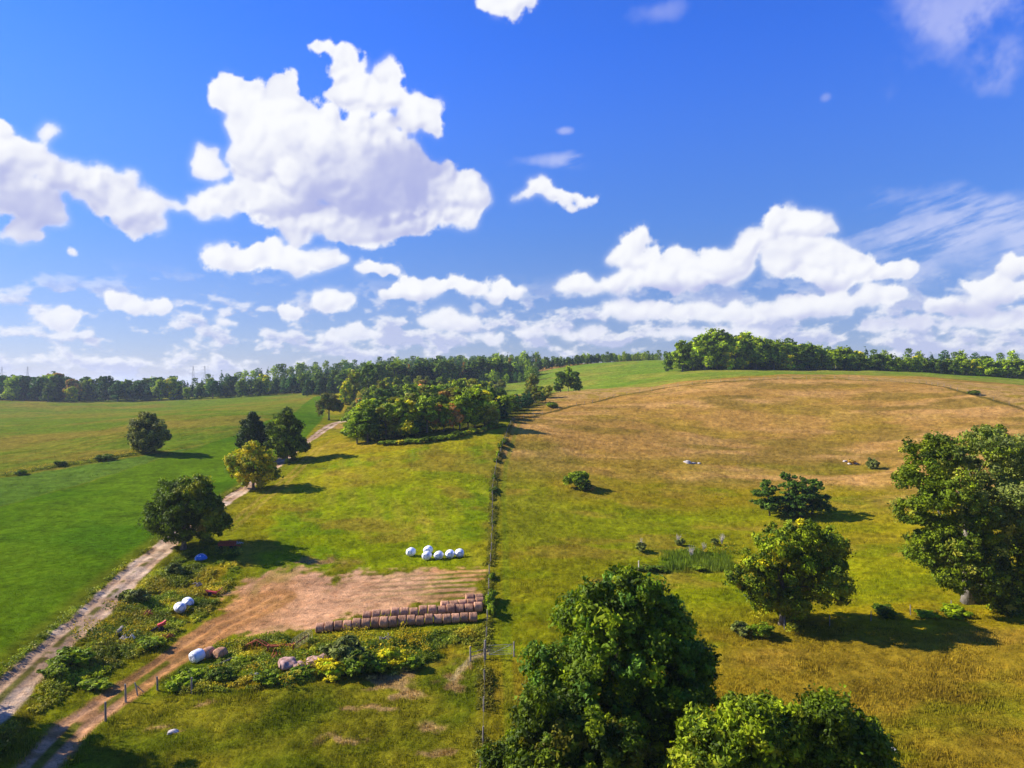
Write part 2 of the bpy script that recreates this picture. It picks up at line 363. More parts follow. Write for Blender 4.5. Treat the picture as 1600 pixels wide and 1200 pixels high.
# ---------------------------------------------------------------- mesh helpers
def npmesh(name, verts, faces, mats, colors=None, smooth=True, matidx=None, nv=4, uvlen=None):
    me = bpy.data.meshes.new(name)
    verts = np.ascontiguousarray(verts, np.float32); faces = np.ascontiguousarray(faces, np.int32)
    me.vertices.add(len(verts)); me.vertices.foreach_set('co', verts.ravel())
    k = faces.shape[1]
    me.loops.add(faces.size); me.loops.foreach_set('vertex_index', faces.ravel())
    me.polygons.add(len(faces))
    me.polygons.foreach_set('loop_start', np.arange(0, faces.size, k, dtype=np.int32))
    try: me.polygons.foreach_set('loop_total', np.full(len(faces), k, np.int32))
    except Exception: pass
    if matidx is not None: me.polygons.foreach_set('material_index', np.asarray(matidx, np.int32))
    me.polygons.foreach_set('use_smooth', np.full(len(faces), smooth))
    for m_ in (mats if isinstance(mats, (list, tuple)) else [mats]): me.materials.append(m_)
    if colors is not None:
        at_ = me.color_attributes.new('tint', 'FLOAT_COLOR', 'POINT')
        c4 = np.ones((len(verts), 4), np.float32); c4[:, :3] = colors
        at_.data.foreach_set('color', c4.ravel())
    me.update(calc_edges=True); me.validate()
    return me
def link(name, me, parent=None, loc=(0, 0, 0), rz=0):
    o = bpy.data.objects.new(name, me); COL.objects.link(o)
    o.location = loc; o.rotation_euler = (0, 0, rz)
    if parent is not None: o.parent = parent
    return o
def tag(o, label=None, cat=None, group=None, kind=None):
    if label: o['label'] = label
    if cat: o['category'] = cat
    if group: o['group'] = group
    if kind: o['kind'] = kind
    return o
def empty(name, loc, rz=0):
    o = bpy.data.objects.new(name, None); COL.objects.link(o); o.location = loc; o.rotation_euler = (0, 0, rz)
    o.empty_display_size = .5
    return o
def copy_tree(root, loc, rz=0, scale=1.0):
    c = root.copy(); COL.objects.link(c); c.location = loc; c.rotation_euler = (0, 0, rz)
    c.scale = (scale,)*3 if not isinstance(scale, tuple) else scale
    for ch in list(root.children):
        d = ch.copy(); COL.objects.link(d); d.parent = c
        for g in list(ch.children):
            e = g.copy(); COL.objects.link(e); e.parent = d
    return c
def gz(x, y): return float(hgt(x, y)[0])

class MB:
    """collects boxes, tubes and lathed shapes into one mesh"""
    def __init__(s): s.v = []; s.f = []
    def add(s, v, f):
        o = len(s.v); s.v += [tuple(q) for q in v]; s.f += [tuple(i+o for i in q) for q in f]
    def box(s, c, d, rz=0, rx=0, ry=0):
        from mathutils import Euler
        m_ = Euler((rx, ry, rz)).to_matrix(); vs = []
        for a in (-1, 1):
            for b_ in (-1, 1):
                for c_ in (-1, 1):
                    q = m_ @ Vector((a*d[0]/2, b_*d[1]/2, c_*d[2]/2)); vs.append((q.x+c[0], q.y+c[1], q.z+c[2]))
        s.add(vs, [(0, 1, 3, 2), (4, 6, 7, 5), (0, 4, 5, 1), (2, 3, 7, 6), (0, 2, 6, 4), (1, 5, 7, 3)])
    def tube(s, pts_, rad, n_=8, cap=True):
        pts_ = [Vector(p) for p in pts_]
        if not isinstance(rad, (list, tuple)): rad = [rad]*len(pts_)
        vs = []; up = Vector((0, 0, 1)); prev = None
        for i, p in enumerate(pts_):
            t = (pts_[min(i+1, len(pts_)-1)]-pts_[max(i-1, 0)])
            t = t.normalized() if t.length > 1e-6 else up
            if prev is None: a = t.orthogonal().normalized()
            else: a = (prev-t*prev.dot(t)).normalized()
            prev = a; b_ = t.cross(a)
            for k in range(n_):
                an = 2*math.pi*k/n_; q = p+(a*math.cos(an)+b_*math.sin(an))*rad[i]; vs.append(tuple(q))
        fs = []
        for i in range(len(pts_)-1):
            for k in range(n_): fs.append((i*n_+k, i*n_+(k+1) % n_, (i+1)*n_+(k+1) % n_, (i+1)*n_+k))
        if cap:
            fs.append(tuple(range(n_-1, -1, -1))); fs.append(tuple((len(pts_)-1)*n_+k for k in range(n_)))
        s.add(vs, fs)
    def mesh(s, name, mat, smooth=False):
        me = bpy.data.meshes.new(name); me.from_pydata(s.v, [], s.f); me.materials.append(mat)
        if smooth:
            for p in me.polygons: p.use_smooth = True
        me.update(); return me

# ---------------------------------------------------------------- materials
def newmat(name):
    m_ = bpy.data.materials.new(name); m_.use_nodes = True; m_.node_tree.nodes.clear(); return m_, NB(m_.node_tree)
def finish(nb, shader):
    o = nb.n('ShaderNodeOutputMaterial'); nb.t.links.new(shader, o.inputs[0])
def mat_ground():
    m_, q = newmat('ground_cover')
    a = q.n('ShaderNodeAttribute', attribute_name='tint'); g = q.n('ShaderNodeNewGeometry')
    pos = g.outputs['Position']
    n_a = q.noise(pos, 1.1, 5, .65); n_b = q.noise(pos, 5.5, 4, .7); n_c = q.noise(q.mapping(pos, scl=(.5, 1, 1)), .35, 4, .6)
    f = q.m('ADD', q.m('MULTIPLY', q.m('SUBTRACT', n_a, .5), 1.1), q.m('MULTIPLY', q.m('SUBTRACT', n_b, .5), 1.3))
    f = q.m('ADD', f, q.m('MULTIPLY', q.m('SUBTRACT', n_c, .5), .7))
    f = q.m('ADD', f, 1.0); f = q.m('MAXIMUM', f, .25)
    clump = q.sstep(q.noise(q.mapping(pos, scl=(.7, 1, 1)), 1.5, 4, .65), .53, .66); f = q.m('MULTIPLY', f, q.m('SUBTRACT', 1.0, q.m('MULTIPLY', clump, .34)))
    fleck = q.sstep(q.noise(pos, 2.6, 3, .7), .60, .70); f = q.m('ADD', f, q.m('MULTIPLY', fleck, .38))
    col = q.v('SCALE', a.outputs['Color'], sc_=f)
    warm = q.sstep(q.noise(pos, .8, 4, .6), .45, .7)
    col = q.mix(q.m('MULTIPLY', warm, .35), col, q.v('MULTIPLY', col, (1.28, 1.02, .8)))
    bs = q.n('ShaderNodeBsdfPrincipled'); q.put(bs.inputs['Base Color'], col)
    bs.inputs['Roughness'].default_value = 1; bs.inputs['Specular IOR Level'].default_value = 0
    bp = q.n('ShaderNodeBump'); bp.inputs['Strength'].default_value = .75; bp.inputs['Distance'].default_value = .22
    q.put(bp.inputs['Height'], q.m('ADD', n_b, q.m('MULTIPLY', n_a, 1.4))); q.put(bs.inputs['Normal'], bp.outputs[0])
    finish(q, bs.outputs[0]); return m_
def mat_leaf(name='foliage', trans=.28, spec=.25):
    m_, q = newmat(name)
    a = q.n('ShaderNodeAttribute', attribute_name='tint'); oi = q.n('ShaderNodeObjectInfo')
    k = q.m('ADD', .78, q.m('MULTIPLY', oi.outputs['Random'], .44))
    col = q.v('SCALE', a.outputs['Color'], sc_=k)
    bs = q.n('ShaderNodeBsdfPrincipled'); q.put(bs.inputs['Base Color'], col)
    bs.inputs['Roughness'].default_value = .55; bs.inputs['Specular IOR Level'].default_value = spec
    tr = q.n('ShaderNodeBsdfTranslucent'); q.put(tr.inputs[0], q.v('MULTIPLY', col, (1.25, 1.25, .5)))
    mx = q.n('ShaderNodeMixShader'); mx.inputs[0].default_value = trans
    q.t.links.new(bs.outputs[0], mx.inputs[1]); q.t.links.new(tr.outputs[0], mx.inputs[2])
    finish(q, mx.outputs[0]); return m_
def mat_plain(name, c1, c2, scale=8, rough=.8, spec=.3, bump=.2, metal=0, stretch=(1, 1, 1), objc=False, lo=.35, hi=.65):
    m_, q = newmat(name)
    tcn = q.n('ShaderNodeTexCoord'); vec = q.mapping(tcn.outputs['Object'], scl=stretch)
    n_a = q.noise(vec, scale, 5, .65); col = q.mix(q.sstep(n_a, lo, hi), tuple(c1)+(1,), tuple(c2)+(1,))
    oi = q.n('ShaderNodeObjectInfo'); col = q.v('SCALE', col, sc_=q.m('ADD', .85, q.m('MULTIPLY', oi.outputs['Random'], .3)))
    bs = q.n('ShaderNodeBsdfPrincipled'); q.put(bs.inputs['Base Color'], col)
    bs.inputs['Roughness'].default_value = rough; bs.inputs['Specular IOR Level'].default_value = spec; bs.inputs['Metallic'].default_value = metal
    if bump:
        bp = q.n('ShaderNodeBump'); bp.inputs['Strength'].default_value = bump; bp.inputs['Distance'].default_value = .05
        q.put(bp.inputs['Height'], n_a); q.put(bs.inputs['Normal'], bp.outputs[0])
    finish(q, bs.outputs[0]); return m_
M_GROUND = mat_ground()
M_LEAF = mat_leaf('foliage', .26, .12)
M_GRASS = mat_leaf('grass_blades', .2, .05)
M_BARK = mat_plain('bark', (.09, .07, .05), (.21, .18, .14), 6, .9, .1, .6, stretch=(1, 1, .3))
M_BARKPALE = mat_plain('pale_bark', (.16, .14, .11), (.34, .30, .25), 6, .9, .1, .6, stretch=(1, 1, .3))
M_WOOD = mat_plain('weathered_wood', (.15, .12, .10), (.34, .30, .26), 9, .9, .1, .4, stretch=(1, 1, .2))
M_WHITE = mat_plain('white_bale_wrap', (.78, .80, .84), (.86, .87, .90), 3.2, .4, .5, .12)
M_BLUE = mat_plain('blue_tarp', (.02, .13, .45), (.05, .26, .70), 3, .5, .5, .6)
M_RED = mat_plain('faded_red_paint', (.42, .02, .02), (.60, .05, .04), 6, .5, .5, .2)
M_RUST = mat_plain('rusty_red_steel', (.20, .04, .015), (.42, .10, .03), 9, .8, .3, .3)
M_YEL = mat_plain('faded_yellow_paint', (.42, .34, .10), (.62, .52, .22), 7, .7, .3, .2)
M_DARK = mat_plain('dark_rubber', (.015, .015, .015), (.04, .035, .03), 8, .8, .3, .2)
M_STEEL = mat_plain('galvanised_steel', (.30, .31, .32), (.48, .49, .50), 8, .5, .5, .1, metal=.5)
M_WIRE = mat_plain('old_fence_wire', (.08, .07, .06), (.16, .14, .12), 8, .8, .2, 0)
M_ROCK = mat_plain('pale_rock', (.28, .24, .21), (.55, .50, .46), 4, .9, .2, .6)
def mat_bale():
    m_, q = newmat('brown_round_bale_straw')
    tcn = q.n('ShaderNodeTexCoord'); oi = q.n('ShaderNodeObjectInfo')
    v0 = q.v('ADD', tcn.outputs['Object'], q.v('SCALE', (1, 1, 1), sc_=q.m('MULTIPLY', oi.outputs['Random'], 40)))
    s1 = q.noise(q.mapping(v0, scl=(9, 1.2, 1.2)), 1.6, 4, .7); s2 = q.noise(v0, 7, 4, .7)
    col = q.mix(q.sstep(s1, .3, .7), (.24, .10, .045, 1), (.62, .345, .20, 1))
    col = q.mix(q.m('MULTIPLY', q.sstep(s2, .5, .75), .5), col, (.66, .45, .30, 1))
    col = q.v('SCALE', col, sc_=q.m('ADD', .72, q.m('MULTIPLY', oi.outputs['Random'], .5)))
    bs = q.n('ShaderNodeBsdfPrincipled'); q.put(bs.inputs['Base Color'], col); bs.inputs['Roughness'].default_value = .95
    bs.inputs['Specular IOR Level'].default_value = .08
    bp = q.n('ShaderNodeBump'); bp.inputs['Strength'].default_value = .8; bp.inputs['Distance'].default_value = .06
    q.put(bp.inputs['Height'], s1); q.put(bs.inputs['Normal'], bp.outputs[0]); finish(q, bs.outputs[0]); return m_
M_BALE = mat_bale()

# ---------------------------------------------------------------- clouds: a far sky dome
GREYS = [(585,285,135,58,.85),(640,265,80,60,.7),(540,320,120,30,.6),(600,362,120,20,.6),(480,330,70,14,.3),(60,325,120,50,.8),(30,270,70,40,.35),(1120,455,120,14,.7),(1230,452,90,12,.6),(1000,465,60,12,.4),(1400,500,120,14,.6),(1290,500,60,10,.5),(1220,395,50,14,.3),(700,468,120,8,.4),(1540,485,80,12,.5),(950,512,200,8,.35)]  # shaded cloud undersides, laid into the cloud colour by hand
def cloud_dome():
    az = np.concatenate([np.linspace(-62, -37, 70)[:-1], np.linspace(-37, 37, 960), np.linspace(37, 62, 70)[1:]])
    el_ = np.concatenate([np.linspace(-.6, 29.5, 400), np.linspace(29.5, 46, 60)[1:]])
    A_, E_ = np.meshgrid(np.radians(az), np.radians(el_), indexing='xy'); na = len(az); ne = len(el_)
    u0 = (A_*F).ravel(); v0 = (E_*F).ravel()
    rngc = np.random.default_rng(77)
    # warped coordinates give every heap a ragged, non-circular outline
    damp = .28+.72*sst(v0, 20, 260)
    U = u0+((fbm(u0+999, v0+999, 70, 3, 401)-.5)*58+(fbm(u0+999, v0+999, 20, 4, 402, .6)-.5)*26+(fbm(u0+999, v0+999, 6, 3, 405, .65)-.5)*7)*damp
    V = v0+((fbm(u0+999, v0+999, 70, 3, 403)-.5)*46+(fbm(u0+999, v0+999, 20, 4, 404, .6)-.5)*26+(fbm(u0+999, v0+999, 6, 3, 406, .65)-.5)*7)*damp
    U = U.reshape(ne, na); V = V.reshape(ne, na); ug = (az*math.pi/180*F); vg = (el_*math.pi/180*F)
    Hm = np.full((ne, na), -1e3); cov = np.zeros((ne, na)); base_c = np.zeros((ne, na)); rel_y = np.zeros((ne, na))
    def ball(cx, cy, cz, r_, ry_, cc, w=1.0):
        i0, i1 = np.searchsorted(ug, (cx-r_-42, cx+r_+42)); j0, j1 = np.searchsorted(vg, (cy-r_-36, cy+r_+36))
        if i1 <= i0 or j1 <= j0: return
        du = (U[j0:j1, i0:i1]-cx)/r_; dv = (V[j0:j1, i0:i1]-cy)/r_; d2 = du*du+dv*dv; ins = d2 < 1
        h = np.where(ins, cz+np.sqrt(np.maximum(1-d2, 0))*r_, -1e3); H_ = Hm[j0:j1, i0:i1]; k = h > H_
        H_[k] = h[k]; rr = rel_y[j0:j1, i0:i1]; rr[k] = ((V[j0:j1, i0:i1]-cc)/ry_)[k]
        c_ = cov[j0:j1, i0:i1]; a_ = sst(1-np.sqrt(d2), 0, .42)*w; c_[...] = 1-(1-c_)*(1-a_)
    for (px, py, rx, ry) in CLOUDS:
        a, e = azel(px, py); cx, cy = a*F, e*F; rx = rx*math.cos(a)**2; ry = ry*math.cos(a)
        i0, i1 = np.searchsorted(ug, (cx-rx*1.5-42, cx+rx*1.5+42)); j0, j1 = np.searchsorted(vg, (cy-ry*1.5-36, cy+ry*1.5+36))
        Lb = np.sqrt(((U[j0:j1, i0:i1]-cx)/(rx*1.12))**2+((V[j0:j1, i0:i1]-cy)/(ry*1.12))**2); base_c[j0:j1, i0:i1] = 1-(1-base_c[j0:j1, i0:i1])*(1-.9*sst(1-Lb, .08, .6))
        wisp = rx*ry < 900; n1_ = int(np.clip(5+rx/ry*3, 5, 16))
        for _ in range(n1_):
            t = rngc.uniform(-1, 1); top = math.sqrt(max(0, 1-t*t)); x = cx+t*rx*.78; y = cy+rngc.uniform(-.55, .45)*ry*top
            r1 = ry*rngc.uniform(.42, .70)*(.6+.4*top); z1 = rngc.uniform(-.3, .3)*ry; ball(x, y, z1, r1, ry, cy)
            for _ in range(7 if not wisp else 3):
                th = rngc.uniform(-.5, math.pi+.5); r2 = r1*rngc.uniform(.30, .55); k = rngc.uniform(.5, 1.0)*r1
                x2, y2 = x+math.cos(th)*k, y+math.sin(th)*k*.9; z2 = z1+math.sqrt(max(0, r1*r1-k*k))*.8; ball(x2, y2, z2, r2, ry, cy, .95)
                if r2 < 3.5: continue
                for _ in range(4):
                    th2 = rngc.uniform(0, 6.28); r3 = r2*rngc.uniform(.3, .55); k2 = rngc.uniform(.5, 1.05)*r2
                    ball(x2+math.cos(th2)*k2, y2+math.sin(th2)*k2, z2+math.sqrt(max(0, r2*r2-k2*k2))*.8, r3, ry, cy, .9)
    def blur(A, n_, it=2):
        for _ in range(it):
            for ax in (0, 1):
                pad = [(0, 0), (0, 0)]; pad[ax] = (n_+1, n_); c_ = np.cumsum(np.pad(A, pad, mode='edge'), axis=ax)
                A = (np.take(c_, range(2*n_+1, c_.shape[ax]), ax)-np.take(c_, range(0, c_.shape[ax]-2*n_-1), ax))/(2*n_+1)
        return A
    msk = (Hm > -900).astype(float); Hf = np.where(msk > 0, Hm, 0); bl1 = blur(msk, 2); Hs = blur(Hf, 2)/np.maximum(bl1, .05)
    Hl = blur(Hf, 14)/np.maximum(blur(msk, 14), .05)
    er = ((fbm(u0+50, v0+50, 36, 8, 407, .68)-.5)*1.55).reshape(ne, na); er2 = fbm(u0+300, v0+300, 110, 3, 408).reshape(ne, na)
    cov = 1-(1-cov)*(1-base_c*.75); cv = blur(cov, 2, 2); soft = .25+.75*sst(er2, .35, .65); pres = sst(blur(cov, 5), .0, .16)
    alpha = sst(cv+er*pres*(.85+.7*soft)*(1-.72*sst(cv, .55, 1)), .13, .52+.42*soft)
    a3 = blur(alpha, 3); wv_ = sst(fbm(u0+77, v0+77, 60, 3, 409), .42, .62).reshape(ne, na); alpha = (alpha*(1-.5*wv_)+a3*.5*wv_)
    alpha = np.clip(alpha*1.06, 0, 1).ravel(); Hf = np.where(msk > 0, Hm, Hl); Hs = blur(Hf, 2)
    gu = np.gradient(Hs, axis=1)/np.maximum(np.gradient(ug)[None, :], .1); gv = np.gradient(Hs, axis=0)/np.maximum(np.gradient(vg)[:, None], .1)
    gu = np.clip(gu, -1.6, 1.6); gv = np.clip(gv, -1.6, 1.6); nn = np.sqrt(gu*gu+gv*gv+1); lam = (gu*.62-gv*.62+.48)/nn
    lam = blur(lam*msk+(1-msk)*.5, 1, 1)
    shade = .30*(1-sst(lam, -.5, .75))+.16*sst(Hl-Hs, -2, 12)+.24*sst(-rel_y, .0, .95)  # sun-facing slopes, creases and bases shaded into the emitted cloud colour
    shade = blur(shade, 1, 1).ravel()*(.45+.55*sst(alpha, .5, 1))
    fb = fbm(u0+700, v0+700, 40, 4, 440)
    for (px, py, rx, ry, am) in GREYS:
        a, e = azel(px, py); L = np.hypot((u0-a*F)/rx, (v0-e*F)/ry)+(fb-.5)*1.5-(lam.ravel()-.4)*-.35
        g_ = am*.8*(1-sst(L, .1, 1.45)); shade = shade+g_*(1-shade)
    shade = np.clip(shade, 0, 1)
    white = np.array([.965, .975, 1.0]); grey = np.array([.40, .44, .77])
    far = 1-sst(v0, 10, 150)
    col = white*(1-shade[:, None])+grey*shade[:, None]
    col = col*(1-.45*far[:, None])+np.array([.72, .74, .92])*.45*far[:, None]; alpha = alpha*(1-.18*far)
    # small scattered cumulus low over the horizon
    hn = fbm(u0+4000, (v0+900)*1.9, 40, 6, 450, .58); lean = .10*sst(u0, -500, 150)-.035
    m_ = sst(hn+lean, .455, .64)*(1-sst(v0, 90, 175))*.80*sst(v0, -5, 12)
    und = np.clip((fbm(u0+3992, (v0+907)*1.9, 40, 6, 450, .58)-hn)*6+.25+1.2*sst(hn+lean, .55, .75), 0, 1)  # lit tops and grey undersides mixed into the low cumulus colour
    c2 = np.array([.93, .93, .98])*(1-und[:, None])+np.array([.56, .60, .84])*und[:, None]
    # streaks (right) and veils (top)
    th = R(16); us = (u0*math.cos(th)+v0*math.sin(th)); vs = (-u0*math.sin(th)+v0*math.cos(th))
    sn = fbm(us+3000, (vs+3000)*5.5, 130, 6, 460, .6)
    def veil(px, py, rx, ry):
        a, e = azel(px, py); L = np.hypot((u0-a*F)/(rx*math.cos(a)**2), (v0-e*F)/(ry*math.cos(a)))+(fb-.5)*1.3; return 1-sst(L, .2, 1.15)
    streak = sst(sn, .40, .62)*np.maximum(veil(1530, 360, 290, 70), veil(880, 250, 80, 13)*.8)*.62
    vn = fbm(u0+600, v0+600, 70, 6, 470, .6)
    vv = np.maximum.reduce([veil(1510, 25, 130, 80), veil(1560, 85, 70, 55), veil(1030, 20, 42, 18)*.5, veil(882, 204, 14, 7)*.9, veil(1290, 152, 12, 8)*.5])*sst(vn, .30, .62)*.60
    rest = np.zeros((len(u0), 3)); ra = np.zeros(len(u0))
    for c_, a_ in ((np.array([.70, .74, .97]), streak), (np.array([.58, .62, .95]), vv), (c2, m_), (col, alpha)):
        na_ = a_+ra*(1-a_); rest = np.where(na_[:, None] > 1e-4, (c_*a_[:, None]+rest*(ra*(1-a_))[:, None])/np.maximum(na_, 1e-4)[:, None], c_); ra = na_
    RD = 12500.0; A1 = A_.ravel(); E1 = E_.ravel()
    V_ = np.stack([np.sin(A1)*np.cos(E1)*RD, np.cos(A1)*np.cos(E1)*RD, np.sin(E1)*RD+CAMZ], 1)
    i = (np.arange(ne-1)[:, None]*na+np.arange(na-1)[None, :]).reshape(-1); Fq = np.stack([i, i+na, i+na+1, i+1], 1)
    m2, q = newmat('cloudy_sky'); a = q.n('ShaderNodeAttribute', attribute_name='tint'); a2 = q.n('ShaderNodeAttribute', attribute_name='cover')
    em = q.n('ShaderNodeEmission'); q.put(em.inputs[0], a.outputs['Color']); em.inputs[1].default_value = .535
    tr = q.n('ShaderNodeBsdfTransparent'); mx = q.n('ShaderNodeMixShader'); q.put(mx.inputs[0], a2.outputs['Fac'])
    q.t.links.new(tr.outputs[0], mx.inputs[1]); q.t.links.new(em.outputs[0], mx.inputs[2]); finish(q, mx.outputs[0])
    m2.cycles.emission_sampling = 'NONE'
    me = npmesh('sky', V_, Fq, m2, rest)
    fa = me.attributes.new('cover', 'FLOAT', 'POINT'); fa.data.foreach_set('value', ra.astype(np.float32))
    tag(link('sky', me), 'blue sky with heaped white cumulus clouds', 'sky', kind='structure')
cloud_dome()

# ---------------------------------------------------------------- ground sheets
def build_ground():
    fine = np.linspace(R(-41), R(41), 980)
    coarse = np.linspace(R(41), R(360-41), 60)[1:-1]
    ang = np.concatenate([fine, coarse])
    rr = [1.0]
    while rr[-1] < 44: rr.append(rr[-1]*1.06)
    while rr[-1] < 480: rr.append(rr[-1]*1.0042)
    while rr[-1] < 1100: rr.append(rr[-1]*1.010)
    while rr[-1] < 11500: rr.append(rr[-1]*1.05)
    rr = np.array(rr); na, nr = len(ang), len(rr)
    Rg, Ag = np.meshgrid(rr, ang, indexing='ij')
    x = (np.sin(Ag)*Rg).ravel(); y = (np.cos(Ag)*Rg).ravel()
    z = hgt(x, y); r_ = np.hypot(x, y)
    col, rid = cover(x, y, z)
    inside = np.abs(np.arctan2(x, y)) < R(41)
    amp = (1-sst(r_, 300, 700))*inside
    rough = np.where((rid == 0), 1.0, np.where(rid == 4, .8, np.where(rid == 1, .6, .25)))
    micro = (fbm(x, y, .9, 3, 91, .6)-.5)*.34+(fbm(x, y, 3.2, 3, 92)-.5)*.35
    # windrow ridges in the yard, wheel ruts in the lanes
    z = z+micro*amp*rough
    dL = seg_dist(x, y, LANE)[0]; dT = seg_dist(x, y, TRACK)[0]
    z = z-.10*np.exp(-((dL-.95)/.4)**2)-.12*np.exp(-((dT-.95)/.4)**2)
    V = np.stack([x, y, z], 1)
    i = np.arange(nr-1)[:, None]*na+np.arange(na)[None, :]; j = np.arange(nr-1)[:, None]*na+(np.arange(na)[None, :]+1) % na
    Fq = np.stack([i, i+na, j+na, j], -1).reshape(-1, 4)
    fr = rid[Fq[:, 0]]
    names = {0: ('ground', ), 1: ('crop_field', ), 2: ('dirt_track', ), 3: ('farm_lane', ), 4: ('far_field', )}
    labs = {0: 'rough pasture and hay ground', 1: 'bright green young crop field', 2: 'bare dirt track widening into the bale yard', 3: 'pale gravel farm lane', 4: 'olive green field to the far tree line'}
    for k, (nm,) in names.items():
        Fk = Fq[fr == k]
        if not len(Fk): continue
        used, inv = np.unique(Fk, return_inverse=True)
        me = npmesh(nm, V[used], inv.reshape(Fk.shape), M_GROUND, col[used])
        tag(link(nm, me), labs[k], nm.replace('_', ' '), kind='structure')
    # centre cap
    me = npmesh('ground_centre', np.array([[0, 0, z[:na].mean()]]+[list(V[q]) for q in range(na)]),
                np.array([[0, 1+q, 1+(q+1) % na] for q in range(na)]), M_GROUND, np.tile(C(130, 130, 30), (na+1, 1)))
    o = link('ground_patch', me); tag(o, 'grass directly below the viewpoint', 'ground', kind='structure')
build_ground()

# ---------------------------------------------------------------- foliage building
rng = np.random.default_rng(7)
def unit(v): return v/np.maximum(np.linalg.norm(v, axis=-1, keepdims=True), 1e-9)
def leaves(cent, normal, size, colr, aspect=.62, seed=0, jit=.9):
    """one four-cornered leaf spray per centre -> verts, faces, colours"""
    g = np.random.default_rng(seed); N = len(cent)
    nn = unit(normal+g.normal(size=(N, 3))*jit)
    t = unit(np.cross(nn, g.normal(size=(N, 3)))); bt = np.cross(nn, t)
    s = (size*np.exp(g.normal(size=N)*.25))[:, None]
    fold = nn*s*.22
    a = cent+t*s; c = cent-t*s; b_ = cent+bt*s*aspect-fold; d = cent-bt*s*aspect-fold
    V = np.stack([a, b_, c, d], 1).reshape(-1, 3)
    Fc = np.arange(N*4).reshape(-1, 4)
    cc = np.repeat(colr*np.exp(g.normal(size=(N, 1))*.22), 4, 0)
    return V, Fc, cc
def crown(lobes, nclump, per, clump_r, leaf, cols, seed, inner=.15, up=.35, gap=.0, squash=.8, knobs=True):
    """lobes: (x,y,z,rx,ry,rz); cols: list of (colour, weight) used per clump; returns V,F,C"""
    g = np.random.default_rng(seed); L0 = np.array(lobes, float); kk = 6
    if knobs:                                    # every lobe carries smaller knobs of foliage
        dv = unit(g.normal(size=(len(L0), kk, 3))+np.array([0, 0, .25])); sub = np.empty((len(L0), kk, 6))
        sub[..., :3] = L0[:, None, :3]+dv*L0[:, None, 3:]*.74; sub[..., 3:] = L0[:, None, 3:]*g.uniform(.34, .50, (len(L0), kk, 1))
        core = L0.copy(); core[:, 3:] *= .80; L = np.concatenate([core, sub.reshape(-1, 6)])
    else: L = L0
    area = (L[:, 3]*L[:, 4]+L[:, 3]*L[:, 5]+L[:, 4]*L[:, 5]); p = area/area.sum()
    out = []; outn = []; dark = []
    tries = 0
    while len(out) < nclump and tries < 60:
        tries += 1
        k = g.choice(len(L), nclump, p=p); dv = unit(g.normal(size=(nclump, 3)))
        rad = np.where(g.random(nclump) < inner, g.uniform(.25, .75, nclump), g.uniform(.80, 1.05, nclump))
        pos = L[k, :3]+dv*L[k, 3:]*rad[:, None]
        # drop clumps sunk deep in other lobes
        q = np.min(np.linalg.norm((pos[:, None, :]-L[None, :, :3])/L[None, :, 3:], axis=2)+0*rad[:, None], axis=1)
        keep = (q > .62) | (g.random(nclump) < inner)
        if gap > 0:
            hole = fbm(pos[:, 0]+pos[:, 2]*.7+50, pos[:, 1]+pos[:, 2]+50, 2.2, 2, seed+3); keep &= hole > gap
        for a, b_ in zip(pos[keep], dv[keep]):
            out.append(a); outn.append(b_)
    out = np.array(out[:nclump]); outn = np.array(outn[:nclump])
    cw = np.array([c[1] for c in cols], float); cw /= cw.sum(); cc = np.array([c[0] for c in cols])
    ci = g.choice(len(cols), len(out), p=cw); ccol = cc[ci]*np.array([1.98, 1.72, .66])*np.exp(g.normal(size=(len(out), 1))*.20)
    cr = clump_r*.86*np.exp(g.normal(size=len(out))*.32)
    off_ = unit(g.normal(size=(len(out), per, 3)))*(g.random((len(out), per, 1))**(1/2.2))
    off_[..., 2] *= squash
    cent = (out[:, None, :]+off_*cr[:, None, None]).reshape(-1, 3)
    nm = (unit(off_)*.8+outn[:, None, :]*.7+np.array([0, 0, up])).reshape(-1, 3)
    col = np.repeat(ccol, per, 0)
    return leaves(cent, nm, leaf, col, seed=seed+1)
def trunk_mesh(h, r0, lobes, seed, lean=(0, 0), flare=1.5, mat=None, nl=7, top=.62):
    g = random.Random(seed); mb = MB(); tz = h*top
    pts_ = []; rad = []
    for i in range(7):
        t = i/6; pts_.append((lean[0]*t+g.uniform(-.1, .1)*r0*2*(i > 0), lean[1]*t+g.uniform(-.1, .1)*r0*2*(i > 0), -.3+t*(tz+.3)))
        rad.append(r0*(flare if i == 0 else 1)*(1-.6*t))
    mb.tube(pts_, rad, 9)
    ls = list(lobes); g.shuffle(ls)
    for q in ls[:nl]:
        t0 = g.uniform(.35, .9); a = Vector((lean[0]*t0, lean[1]*t0, tz*t0)); e = Vector(q[:3])
        if e.z < a.z*.8: a.z = max(e.z*.7, tz*.2)
        m1 = a.lerp(e, .5)+Vector((g.uniform(-.5, .5), g.uniform(-.5, .5), g.uniform(0, .6)))
        rr = r0*.30*(1-.4*t0); mb.tube([a, a.lerp(m1, .5), m1, m1.lerp(e, .6), e], [rr, rr*.8, rr*.6, rr*.4, rr*.15], 6)
        for _ in range(2):
            e2 = m1+Vector((g.uniform(-1, 1), g.uniform(-1, 1), g.uniform(.2, 1)))*q[3]*.8
            mb.tube([m1, m1.lerp(e2, .5)+Vector((0, 0, .1)), e2], [rr*.4, rr*.25, rr*.08], 5)
    return mb.mesh('trunk', mat or M_BARK, True)

G_DK = C(62, 84, 22); G_MD = C(88, 112, 26); G_LT = C(118, 140, 30); G_YL = C(156, 156, 28); G_OL = C(104, 108, 38)
G_BL = C(48, 84, 54); G_GY = C(122, 130, 84); G_PK = C(150, 118, 88); G_RD = C(170, 104, 48); G_BR = C(120, 96, 56)

